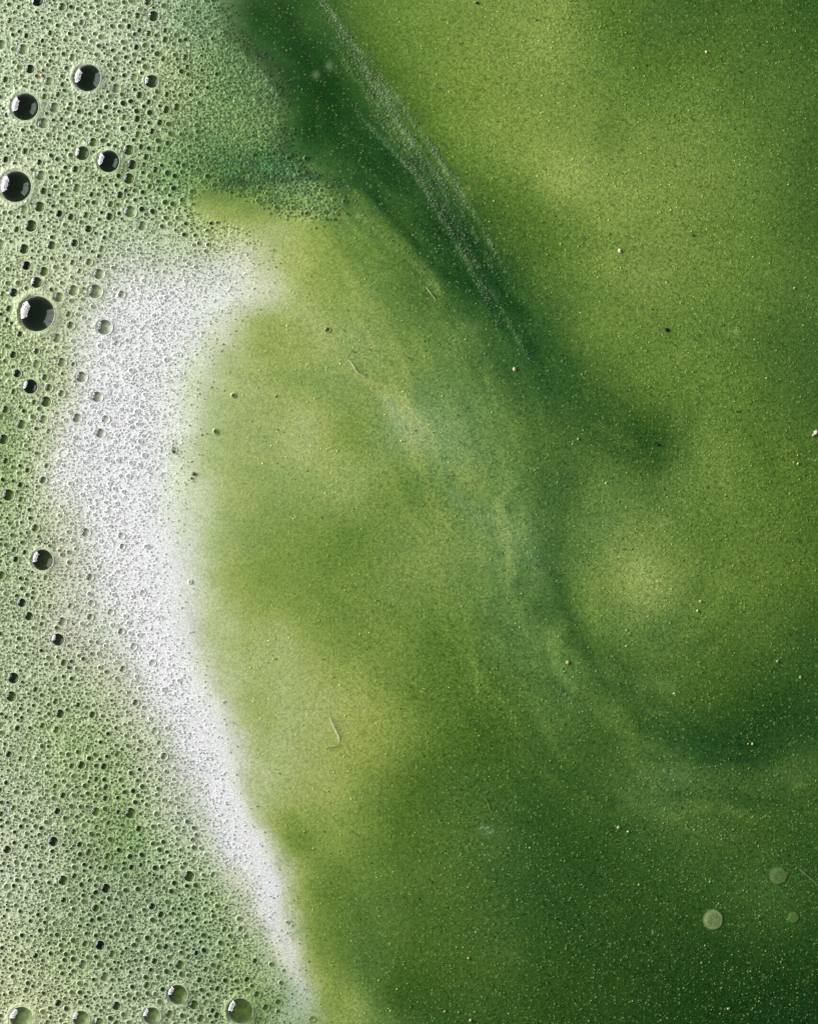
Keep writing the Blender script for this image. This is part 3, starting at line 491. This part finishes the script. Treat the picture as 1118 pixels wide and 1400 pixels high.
zone = np.exp(-(((X-330)/95)**2+((Y-130)/120)**2)); micro = np.clip(micro*(1-0.05*zone)+0.15*zone, 0.05, 1)
smooth_side = sstep(ed, 100, 20)*sstep(Y, 300, 340); micro = micro*(1-0.72*smooth_side)*covw*(1-0.9*np.clip(olive*1.3, 0, 1))
o = mesh_obj('foam', V, grid_faces(len(mx_), len(my_), keep), M_FOAM, cols=np.minimum(colour(X, Y)*(1+0.12*sstep(lum, 0.5, 0.68))[..., None], 0.93).reshape(-1, 3), attrs={'micro': micro.ravel(), 'cover': cov.ravel()})
tag(o, 'pale green to white froth of tiny bubbles covering one side of the liquid', 'foam', kind='stuff')

# ------------------------------------------------------------------ bubble geometry
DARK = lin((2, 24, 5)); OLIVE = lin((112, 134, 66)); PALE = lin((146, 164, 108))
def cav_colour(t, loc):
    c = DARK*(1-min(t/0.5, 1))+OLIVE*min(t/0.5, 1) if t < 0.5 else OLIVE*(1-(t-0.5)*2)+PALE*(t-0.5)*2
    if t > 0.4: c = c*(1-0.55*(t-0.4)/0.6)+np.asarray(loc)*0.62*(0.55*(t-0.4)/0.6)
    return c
def lathe(prof, seg, wob, r):
    """prof: list of (radius factor, height factor, colour); wob: radial factor per segment -> verts, faces, colours (local, metres)"""
    V = []; C = []; F = []; a = np.arange(seg)*2*math.pi/seg
    for (q, z, c) in prof:
        k = 1+(wob-1)*min(q, 1.0)
        for s in range(seg):
            V.append((q*r*k[s]*math.cos(a[s])*S, q*r*k[s]*math.sin(a[s])*S, z*r*S)); C.append(c)
    for i in range(len(prof)-1):
        for s in range(seg):
            t = (s+1) % seg; F.append((i*seg+s, i*seg+t, (i+1)*seg+t, (i+1)*seg+s))
    return V, F, C
def wobble(seg, amp, hs=(2, 3, 4)):
    a = np.arange(seg)*2*math.pi/seg; w = np.ones(seg)
    for h in hs: w += amp/(h-0.5)*RNG.normal()*np.cos(h*a+RNG.uniform(0, 6.28))
    return w
def cap_prof(depth, n, c0, c1, sign=1, qmax=1.0):
    th = 2*math.atan(depth); Rr = 1/math.sin(th) if depth < 1 else 1.0
    out = []
    for i in range(n+1):
        q = qmax*(0.02+0.98*i/n); z = math.sqrt(max(Rr*Rr-q*q, 0))-math.sqrt(max(Rr*Rr-1, 0))
        t = (i/n)**1.5; out.append((q, sign*z, tuple(np.asarray(c0)*(1-t)+np.asarray(c1)*t)))
    return out
def rim_prof(c, w=0.10):
    out = []
    for k in range(9):
        a = math.pi*(1.15-1.3*k/8); out.append((1.0+w*math.cos(a)*1.0, w*math.sin(a)*0.9, c))
    return out
def big_bubble(b, label, group):
    x, y, r, t = b[:4]; h = float(sit_h(np.array([x]), np.array([y]))[0]); loc = colour(np.array([x+r*1.3]), np.array([y]))[0]; loc2 = colour(np.array([x]), np.array([y]))[0]
    if y > 1340: loc = loc2
    e = bpy.data.objects.new('bubble', None); COL.objects.link(e); e.location = P(x, y, h); e.empty_display_size = 0.01
    tag(e, label, 'bubble', group)
    seg = 56 if r > 8 else 36; w = wobble(seg, 0.016, (2, 3))
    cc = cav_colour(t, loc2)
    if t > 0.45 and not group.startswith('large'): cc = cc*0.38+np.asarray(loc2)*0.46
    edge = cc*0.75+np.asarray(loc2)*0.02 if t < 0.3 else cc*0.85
    dep = min(0.5, (h-0.6)/r)
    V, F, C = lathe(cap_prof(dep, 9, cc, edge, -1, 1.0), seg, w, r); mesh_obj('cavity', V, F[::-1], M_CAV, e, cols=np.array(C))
    V, F, C = lathe(rim_prof(tuple(np.minimum(loc2*1.35+0.06, 0.85)), max(0.05, min(0.10, 1.3/r))), seg, w, r); mesh_obj('rim', V, F, M_RIM, e, cols=np.array(C))
    V, F, C = lathe(cap_prof(0.46, 12, (1, 1, 1), (1, 1, 1), 1, 1.0), seg, w, r); V = [(a, c_, z+0.3*S) for a, c_, z in V]
    mesh_obj('film', V, F, M_FILM if group.startswith('large') else M_FILM2, e, cols=np.array(C))
    return e
def small_bubble(b, label, group):
    x, y, r, t = b[:4]; h = float(sit_h(np.array([x]), np.array([y]))[0]); loc = colour(np.array([x]), np.array([y]))[0]
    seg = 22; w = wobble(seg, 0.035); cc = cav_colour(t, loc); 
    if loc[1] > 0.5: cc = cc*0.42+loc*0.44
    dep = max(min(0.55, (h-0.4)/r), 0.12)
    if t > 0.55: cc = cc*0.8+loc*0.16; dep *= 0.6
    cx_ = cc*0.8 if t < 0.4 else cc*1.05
    V1, F1, C1 = lathe(cap_prof(dep, 4, cx_, cc*1.1, -1, 0.97), seg, w, r)
    rw = 0.16 if t < 0.5 else 0.12
    V2, F2, C2 = lathe(rim_prof(tuple(np.minimum(loc*1.1+0.01, 0.85)), rw), seg, w, r)
    V3, F3, C3 = lathe(cap_prof(0.42, 5, (1, 1, 1), (1, 1, 1), 1, 1.0), seg, w, r)
    n1 = len(V1); n2 = n1+len(V2); V3 = [(a, c_, z+0.1*S) for a, c_, z in V3]
    F = [f[::-1] for f in F1]+[tuple(i+n1 for i in f) for f in F2]+[tuple(i+n2 for i in f) for f in F3]
    mi = [0]*len(F1)+[1]*len(F2)+[2]*len(F3)
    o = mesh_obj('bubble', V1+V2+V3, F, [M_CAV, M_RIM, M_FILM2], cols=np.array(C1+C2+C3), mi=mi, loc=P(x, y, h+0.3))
    tag(o, label, 'bubble', group); return o
for b in BIG: big_bubble(b, b[4], 'large glossy bubbles in the foam')

# labels of the traced bubbles: by look, and by the landmark bubble they lie next to
MARK = [(51.8,429.4,'the largest black bubble'),(23,255.9,'the edge-cut black bubble'),(120.7,107.2,'the uppermost black bubble'),(35.6,147,'the black bubble beside pale ones'),
        (149.5,221.4,'the black bubble beside an oval one'),(207.9,111.7,'the glinting bubble near dark froth'),(43.1,528.8,'the small black glinting bubble'),(59.3,765.6,'the lone dark glossy bubble'),
        (80.4,874.3,'the small bright-rimmed bubble'),(243.6,1359.3,'the olive clear bubble'),(31,1391,'the corner clear bubble'),(328.9,1382.1,'the crescent-glint bubble'),
        (137.7,1291.2,'the black blot of a bubble'),(74.4,1149.7,'the dark bubble amid bottom foam')]
def near_crest(x, y): return colour(np.array([x]), np.array([y]))[0][1] > 0.5
def look(r, t):
    s = 'tiny' if r < 3.6 else 'small' if r < 4.8 else 'mid-sized' if r < 6.6 else 'larger'
    c = 'near-black' if t < .1 else 'dark green' if t < .24 else 'green' if t < .44 else 'olive' if t < .62 else 'pale olive'
    return s+' '+c
def side(dx, dy):
    if abs(dy) > abs(dx): return 'above' if dy < 0 else 'below'
    return 'on the crest side of' if dx > 0 else 'on the outer side of'
cells = {}
for b in MID:
    if any(abs(b[0]-m[0])+abs(b[1]-m[1]) < 3 for m in MARK): key = ('self', int(b[0]), '')
    else:
        m = min(MARK, key=lambda q: math.hypot(b[0]-q[0], b[1]-q[1])); key = (look(b[2], b[3]), m[2], side(b[0]-m[0], b[1]-m[1])) 
    d = math.hypot(b[0]-m[0], b[1]-m[1]) if key[0] != 'self' else 0
    cells.setdefault(key, []).append((d, b))
ORD = ['', 'second ', 'third ', 'fourth ', 'fifth ', 'sixth ', 'seventh ', 'eighth ', 'ninth ', 'tenth ', 'eleventh ', 'twelfth ', 'thirteenth ']
for key, L in cells.items():
    L.sort(key=lambda q: q[0])
    for i, (d, b) in enumerate(L):
        if key[0] == 'self': lab = 'near-black blot-like bubble, darkest of the lower foam' if b[1] > 1200 else 'round near-black bubble in the foam above the bottom foam'
        elif len(L) == 1: lab = '%s bubble %s %s' % (key[0], key[2], key[1])
        else: lab = '%snearest %s bubble %s %s' % (ORD[min(i, 12)], key[0], key[2], key[1])
        lab = lab.replace(' bubble on the', ' one on the').replace(' bubble above', ' one above').replace(' bubble below', ' one below') if len(lab.split()) > 13 and lab.count('bubble') > 1 else lab
        while len(lab.split()) > 16: lab = lab.replace('the outer side', 'outer side', 1) if 'the outer side' in lab else lab.replace('the crest side', 'crest side', 1) if 'the crest side' in lab else lab.rsplit(' ', 1)[0]
        if b[2] >= 6.4: big_bubble(b, lab, 'small bubbles scattered through the foam')
        else: small_bubble(b, lab, 'small bubbles scattered through the foam')

# ------------------------------------------------------------------ fine bubbles too many to count: one mesh
def scatter():
    taken = {}; out = []
    cs = 12.0
    def hit(x, y, r):
        i, j = int(x//cs), int(y//cs)
        for a in range(i-1, i+2):
            for b_ in range(j-1, j+2):
                for (px, py, pr) in taken.get((a, b_), ()):
                    if (px-x)**2+(py-y)**2 < ((pr+r)*1.0)**2: return True
        return False
    def put(x, y, r):
        taken.setdefault((int(x//cs), int(y//cs)), []).append((x, y, r))
    for bx, by, br in ALL:
        if br < 9: put(bx, by, br*1.1)
        else:
            for k in range(24):
                a = k*math.pi/12; put(bx+br*0.85*math.cos(a), by+br*0.85*math.sin(a), br*0.3)
            put(bx, by, 11)
            for k in range(8): put(bx+br*.5*math.cos(k), by+br*.5*math.sin(k), br*.4)
    for b in REST:
        if not hit(b[0], b[1], b[2]*0.6): put(b[0], b[1], b[2]); out.append((b[0], b[1], b[2], b[3]))
    for (M, big) in ((19800, True), (65000, False)):
        x = RNG.uniform(-150, 480, M); y = RNG.uniform(-40, H+40, M); e = edge_dist(x, y); c = colour(x, y)
        u = RNG.random(M); ol = np.exp(-(poly_dist(x, y, OLV)[0]/19)**2); nz = vnoise(x, y, 45, 43); nd = vnoise(x, y, 55, 47); tp = RNG.random(M)
        for i in np.argsort(-u):
            if e[i] < 3 or RNG.random() > float(sstep(e[i], 0, 70 if y[i] > 320 else 30)) or ol[i] > 0.35*RNG.random()+0.15: continue
            white = float(sstep(c[i, 1], 0.46, 0.70)); fine = math.exp(-(((x[i]-350)/80)**2+((y[i]-120)/130)**2))
            top = float(sstep(y[i], 360, 280))*float(sstep(x[i], 290, 190)); bot = float(sstep(y[i], 1000, 1090))
            cream = y[i] > 300 and e[i] < 105
            if big:
                keep_ = 0.46+0.5*top+0.34*bot+0.15*nd[i]-0.16*white-0.6*fine
                if cream or tp[i] > keep_: continue
                r = 1.5+2.3*u[i]**2.4+1.3*u[i]**1.5*math.exp(-((x[i]-205)/75)**2)*float(sstep(y[i], 350, 290))+0.7*u[i]*bot*float(x[i] > 90); r *= (1-0.15*white)*(1-0.4*fine)
            else:
                r = 0.75+0.85*u[i]**2; r *= (1-0.2*white)*(1-0.15*fine)
                if cream:
                    if tp[i] > 0.25+0.65*float(sstep(e[i], 40, 100)): continue
                    r = 0.65+0.7*u[i]**3
            if hit(x[i], y[i], r*1.1): continue
            put(x[i], y[i], r*1.1)
            tone = float(np.clip(RNG.beta(1.1, 2.2)+0.22*white+(nz[i]-0.5)*0.5-0.15*top-0.08*bot-0.1*fine, 0, 1))
            out.append((x[i], y[i], r, tone))
    return out
fine = scatter()
FA = np.array(fine); print('fine bubbles', len(FA))
def build_fine(name, A, label):
    n = len(A); seg = 8; ang = np.arange(seg)*2*math.pi/seg
    x, y, r, t = A.T; h = sit_h(x, y); loc = colour(x, y)
    white = sstep(loc[:, 1], 0.48, 0.72)[:, None]; tt = t[:, None]
    dk = lin((14, 50, 12))*(1-tt)+lin((96, 118, 52))*tt
    cen = dk*(1-0.84*white)+loc*0.73*0.84*white
    cen = cen*(1-0.3*tt)+loc*0.6*0.3*tt
    rings = [(0.05, -0.12, cen*0.8), (0.76, 0.0, cen), (1.0, 0.21, np.minimum(loc*1.25, 0.9)), (1.25, -0.7, np.minimum(loc*1.14, 0.88))]
    ecc = 1+RNG.normal(0, 0.07, n); ph = RNG.uniform(0, 3.14, n)
    V = np.zeros((n, len(rings)*seg, 3)); C = np.zeros((n, len(rings)*seg, 3))
    for i, (q, z, c) in enumerate(rings):
        for s in range(seg):
            rr = r*q*(1+(ecc-1)*np.cos(2*(ang[s]-ph)))
            V[:, i*seg+s, 0] = (x-W/2+rr*math.cos(ang[s]))*S; V[:, i*seg+s, 1] = (H/2-y+rr*math.sin(ang[s]))*S; V[:, i*seg+s, 2] = (h+0.62+z)*S
            C[:, i*seg+s] = np.clip(c, 0, 0.9)
    f = []
    for i in range(len(rings)-1):
        for s in range(seg): t_ = (s+1) % seg; f.append((i*seg+s, (i+1)*seg+s, (i+1)*seg+t_, i*seg+t_))
    f = np.array(f); F = (f[None]+(np.arange(n)*len(rings)*seg)[:, None, None]).reshape(-1, 4)
    o = mesh_obj(name, V.reshape(-1, 3), F, M_FINE, cols=C.reshape(-1, 3)); tag(o, label, 'bubbles', kind='stuff'); return o
build_fine('fine_bubbles', FA, 'countless pinprick bubbles with dark centres packed over the whole foam')

# ------------------------------------------------------------------ flecks hanging in the liquid: one mesh of tiny shards
def flecks():
    M = 80000; x = RNG.uniform(330, W+60, M); y = RNG.uniform(-40, H+40, M); e = edge_dist(x, y)
    dens = 0.32+0.45*sstep(x, 450, 1000)+0.45*sstep(y, 850, 1250)*sstep(x, 500, 700)+0.25*sstep(200-y, 0, 200)+0.6*np.exp(-((x-(250+1.05*y))/90)**2)*(y < 640)
    k = (e < -6) & (RNG.random(M) < dens*(0.5+vnoise(x, y, 60, 66))); x, y = x[k], y[k]; n = len(x)
    L = 0.45+0.55*RNG.random(n)**3+1.1*RNG.random(n)**14; L *= 1+0.25*sstep(y, 1000, 1300); wd_ = L*RNG.uniform(0.35, 0.9, n); a = RNG.uniform(0, 3.14, n)
    loc = colour(x, y); br = RNG.random(n)[:, None]
    c = np.where(br < 0.10, loc*0.25, loc*(1.15+0.8*br)+lin((165, 178, 118))*(0.12+0.6*br**3))
    cs_, sn = np.cos(a), np.sin(a); V = np.zeros((n, 6, 3)); z0 = 0.35
    for i, (u, v, w) in enumerate(((1, 0, 0), (0.1, 1, 0.1), (-1, 0, 0), (-0.1, -1, 0), (0, 0, 0.7), (0, 0, -0.7))):
        V[:, i, 0] = (x-W/2+u*L*cs_-v*wd_*sn)*S; V[:, i, 1] = (H/2-y+u*L*sn+v*wd_*cs_)*S; V[:, i, 2] = (z0+w*wd_)*S
    f = np.array([(0, 1, 4), (1, 2, 4), (2, 3, 4), (3, 0, 4), (1, 0, 5), (2, 1, 5), (3, 2, 5), (0, 3, 5)])
    F = (f[None]+(np.arange(n)*6)[:, None, None]).reshape(-1, 3)
    o = mesh_obj('suspended_flecks', V.reshape(-1, 3), F, M_BIT, cols=np.repeat(c[:, None], 6, 1).reshape(-1, 3), smooth=False)
    tag(o, 'fine yellowish flecks scattered through the green liquid like dust', 'flecks', kind='stuff')
def threads():
    pts = []; rg = np.random.default_rng(77)
    for q, dn in THREADS:
        if len(q) < 2: continue
        c = catmull(q, 10); L = np.concatenate(([0], np.cumsum(np.hypot(*np.diff(c, axis=0).T)))); n = int(L[-1]*(0.75 if dn == 1.0 else 0.95)*dn)
        t = rg.uniform(0, L[-1], n); ok = rg.random(n) < 0.35+0.9*vnoise(t, t*0+dn*50, 17, 5); t = t[ok]*1.0
        x = np.interp(t, L, c[:, 0]); y = np.interp(t, L, c[:, 1]); sp = 2.1+2.4*(dn > 1.5); wob_ = fbm(x, y, 40, 907)*3
        pts.append(np.stack([x+rg.normal(0, sp, len(t))+wob_, y+rg.normal(0, sp*0.6, len(t))], 1))
    p = np.vstack(pts); n = len(p); x, y = p.T; r = rg.uniform(0.4, 1.0, n); loc = colour(x, y); k = (rg.uniform(0.0, 1.0, n)**1.6*0.52+0.04)[:, None]*(1-0.35*sstep(y, 250, 480))[:, None]
    c = loc*(1-k)+lin((172, 190, 146))*k; seg = 6; V = np.zeros((n, seg*2+1, 3)); C = np.repeat(c[:, None], seg*2+1, 1)
    for i, (q, z) in enumerate(((1.0, 0.0), (0.7, 0.75))):
        for s_ in range(seg):
            a = s_*2*math.pi/seg; V[:, i*seg+s_] = np.stack([(x-W/2+q*r*math.cos(a))*S, (H/2-y+q*r*math.sin(a))*S, (0.25+z*r)*S], 1)
    V[:, -1] = np.stack([(x-W/2)*S, (H/2-y)*S, (0.25+r)*S], 1)
    f = [(s_, (s_+1) % seg, seg+(s_+1) % seg) for s_ in range(seg)]+[(s_, seg+(s_+1) % seg, seg+s_) for s_ in range(seg)]+[(seg+s_, seg+(s_+1) % seg, 2*seg) for s_ in range(seg)]
    F = (np.array(f)[None]+(np.arange(n)*(seg*2+1))[:, None, None]).reshape(-1, 3)
    o = mesh_obj('bubble_threads', V.reshape(-1, 3), F, M_FINE, cols=C.reshape(-1, 3)); tag(o, 'fine parallel threads of pale pinprick bubbles along the dark green current', 'bubbles', kind='stuff')
threads()
flecks()

# ------------------------------------------------------------------ single things afloat
def tube(name, pts, rad, col, label, cat, z=1.6, col2=None):
    c = catmull([(a, b) for a, b in pts], 8); n = len(c); seg = 7; V = []; C = []
    for i, (a, b) in enumerate(c):
        d = c[min(i+1, n-1)]-c[max(i-1, 0)]; d = d/(np.hypot(*d)+1e-9); t = i/(n-1)
        rr = rad*(0.25+0.75*math.sin(math.pi*min(0.97, 0.08+t*0.9))**0.6)
        for s in range(seg):
            q = s*2*math.pi/seg; V.append(P(a-d[1]*rr*math.cos(q), b+d[0]*rr*math.cos(q), z+rr*math.sin(q)+0.6*math.sin(t*5)))
            C.append(lin(col)*(1-t)+lin(col2 or col)*t)
    F = [(i*seg+s, i*seg+(s+1) % seg, (i+1)*seg+(s+1) % seg, (i+1)*seg+s) for i in range(n-1) for s in range(seg)]
    F += [tuple(range(seg)), tuple(reversed(range((n-1)*seg, n*seg)))]
    o0 = P(*pts[0], 0); V = [(a-o0[0], b-o0[1], c_) for a, b, c_ in V]
    o = mesh_obj(name, V, F, M_BIT, cols=np.array(C), loc=o0); return tag(o, label, cat)
tube('fibre', [(450,979),(454,989),(459,999),(463,1008),(463,1014)], 0.7, (215,200,165), 'longest pale curved fibre, lying on the yellow-green patch beside the foam', 'fibre', 2.0, (245,240,225))
tube('fibre', [(464,1017),(459,1020),(450,1021),(444,1024)], 0.6, (150,165,100), 'faint olive thread curling off the end of the longest pale fibre', 'fibre', 1.4)
tube('fibre', [(475,491),(481,497),(486,506),(491,511),(499,515)], 0.75, (205,205,165), 'short pale kinked fibre on the sage green liquid nearest the white foam', 'fibre')
tube('fibre', [(582,392),(587,399),(591,404),(595,409)], 0.7, (185,195,140), 'straight whitish fibre beside the pale streak on the dark green band', 'fibre')
tube('fibre', [(1091,1187),(1099,1194),(1110,1203),(1124,1216)], 1.0, (112,136,72), 'dull green hair drifting in from the picture edge beside pale discs', 'fibre', 1.2)
tube('fibre', [(782,719),(786,720),(790,722)], 0.7, (170,185,120), 'tiny pale sliver between the dark band and the bright eddy', 'fibre')
tube('fibre', [(660,1090),(666,1096),(669,1105),(672,1112)], 0.6, (120,140,72), 'thin olive hair above the whitish smudge in dark green liquid', 'fibre')
def crumb(name, x, y, r, col, label, cat='crumb', z=1.4, flat=0.6, seed=0):
    rg = np.random.default_rng(seed+int(x)); V = []; C = []; F = []; nr, seg = 6, 9
    for i in range(nr):
        th = math.pi*(0.04+0.92*i/(nr-1))
        for s in range(seg):
            q = s*2*math.pi/seg; k = r*(1+rg.normal(0, 0.16)); V.append((k*math.sin(th)*math.cos(q)*S, k*math.sin(th)*math.sin(q)*S*0.85, k*flat*math.cos(th)*S)); C.append(lin(col)*rg.uniform(0.75, 1.1))
    F = [((i+1)*seg+s, (i+1)*seg+(s+1) % seg, i*seg+(s+1) % seg, i*seg+s) for i in range(nr-1) for s in range(seg)]
    F += [tuple(range(seg)), tuple(reversed(range((nr-1)*seg, nr*seg)))]
    e = float(edge_dist(np.array([float(x)]), np.array([float(y)]))[0]); hz = float(sit_h(np.array([float(x)]), np.array([float(y)]))[0]) if e > 0 else 0
    o = mesh_obj(name, V, F, M_BIT, cols=np.array(C), loc=P(x, y, z+hz)); o.rotation_euler = (0, 0, rg.uniform(0, 3)); return tag(o, label, cat)
CR = [(847,343,3.0,(238,225,190),'cream crumb on the bright olive water, whitest and largest speck there'),(965,71,2.0,(240,232,190),'small cream crumb in the uppermost dark green water'),
 (911,451,2.9,(12,18,8),'black crumb alone on the mid green water'),(899,608,2.2,(14,30,10),'black crumb at the hooked tip of the dark band'),(895,605,1.3,(18,34,12),'minute black grain touching the black crumb at the dark hook'),
 (703,505,2.9,(210,205,150),'beige crumb floating on the dark green band'),(1115,591,3.6,(235,225,205),'ragged white crumb cut by the picture edge'),(1111,595,2.2,(200,200,165),'small beige crumb touching the ragged white one at the edge'),
 (1090,634,1.9,(215,215,150),'one of two pale specks side by side, the larger'),(1084,632,1.4,(190,195,130),'smaller of two pale specks side by side'),(957,822,1.8,(215,210,150),'pale speck beside the bright eddy, upper of two'),
 (953,835,1.8,(225,220,165),'pale speck beside the bright eddy, lower of two'),(776,906,3.0,(170,178,90),'yellow-green grain in the blue-green water below the dark band'),(484,481,1.4,(150,60,30),'tiny red-brown grain on sage green water'),
 (265,648,3.0,(105,85,38),'red-brown crumb at the creamy inner edge of the white crest'),(262,654,1.8,(90,100,40),'olive-brown grain just under the red-brown crumb'),(237,617,2.4,(92,104,50),'dull brown crumb in the white crest above the red-brown one'),
 (58,104,2.4,(215,165,130),'pinkish crumb in the foam between small bubbles'),(845,1131,2.2,(205,200,130),'beige grain in dark green water below the blue-green swirl'),(858,1137,1.6,(215,225,190),'whitish grain beside the beige one in dark green water'),
 (640,1310,2.0,(185,180,110),'tan grain in the lower dark green water'),(643,1395,2.4,(190,185,120),'tan grain nearest the bottom picture edge'),(608,1383,1.8,(180,185,105),'yellowish grain just above the bottom picture edge'),
 (921,948,1.7,(230,230,190),'bright pinpoint grain under the pale horizontal smear'),(1062,904,2.3,(170,170,110),'tan grain near the picture edge in dark green water'),(1094,926,2.6,(150,155,90),'dull tan grain lowest of those near the edge above the swirl'),
 (1028,1017,1.8,(215,215,150),'bright speck in the darkest pool above the pale swirl'),(1022,1017,1.4,(185,190,120),'fainter speck paired with the bright one in the darkest pool'),(995,1379,1.9,(205,205,150),'whitish grain in the darkest bottom corner'),
 (790,600,1.8,(170,178,110),'pale speck inside the hooked dark band'),(1047,517,1.4,(235,230,190),'bright pinpoint in green water under the pale smudge'),(1085,394,1.6,(225,220,170),'pale pinpoint near the picture edge above the smudge'),
 (652,4,2.2,(30,52,16),'dark crumb cut by the upper picture edge on olive water'),(319,17,1.0,(20,50,18),'dark grain in fine dark froth'),(947,322,1.6,(24,44,14),'dark grain on bright olive water right below cream crumb level'),(1011,98,1.4,(20,40,14),'dark grain in the upper dark green water')]
for i, (x, y, r, c, lab) in enumerate(CR): crumb('crumb', x, y, r, c, lab, seed=i*7)
def disc(x, y, r, col, label):
    rg = np.random.default_rng(int(x)); seg = 30; w = 1+np.convolve(np.tile(rg.normal(0, 0.05, seg), 3), np.ones(3)/3, 'same')[seg:2*seg]
    pr = [(q, 0.05*(1-q*q)+0.012*math.sin(q*40), None) for q in (0.02, 0.18, 0.34, 0.5, 0.64, 0.78, 0.9, 1.0, 1.08)]; n = len(pr)
    base = colour(np.array([x]), np.array([y]))[0]; V, F, C = lathe(pr, seg, w, r)
    k = np.array([0.5, 0.52, 0.45, 0.55, 0.62, 0.75, 0.72, 0.45, 0.0])[np.repeat(np.arange(n), seg)]*rg.uniform(0.7, 1.25, n*seg)
    C = base*(1-k[:, None])+lin(col)*k[:, None]
    o = mesh_obj('foam_patch', V, [f[::-1] for f in F], M_WATER2, cols=C, loc=P(x, y, 0.9)); tag(o, label, 'foam patch', 'pale round patches in the dark green liquid')
disc(973.5,1257,13.2,(148,168,112),'largest round pale green disc, afloat in the dark bottom green')
disc(1062.5,1197,11.5,(112,136,78),'round olive disc beside the drifting hair, fainter than the largest')
disc(1083.5,1254,7.2,(104,134,66),'smallest of the round olive discs, dim and smooth')
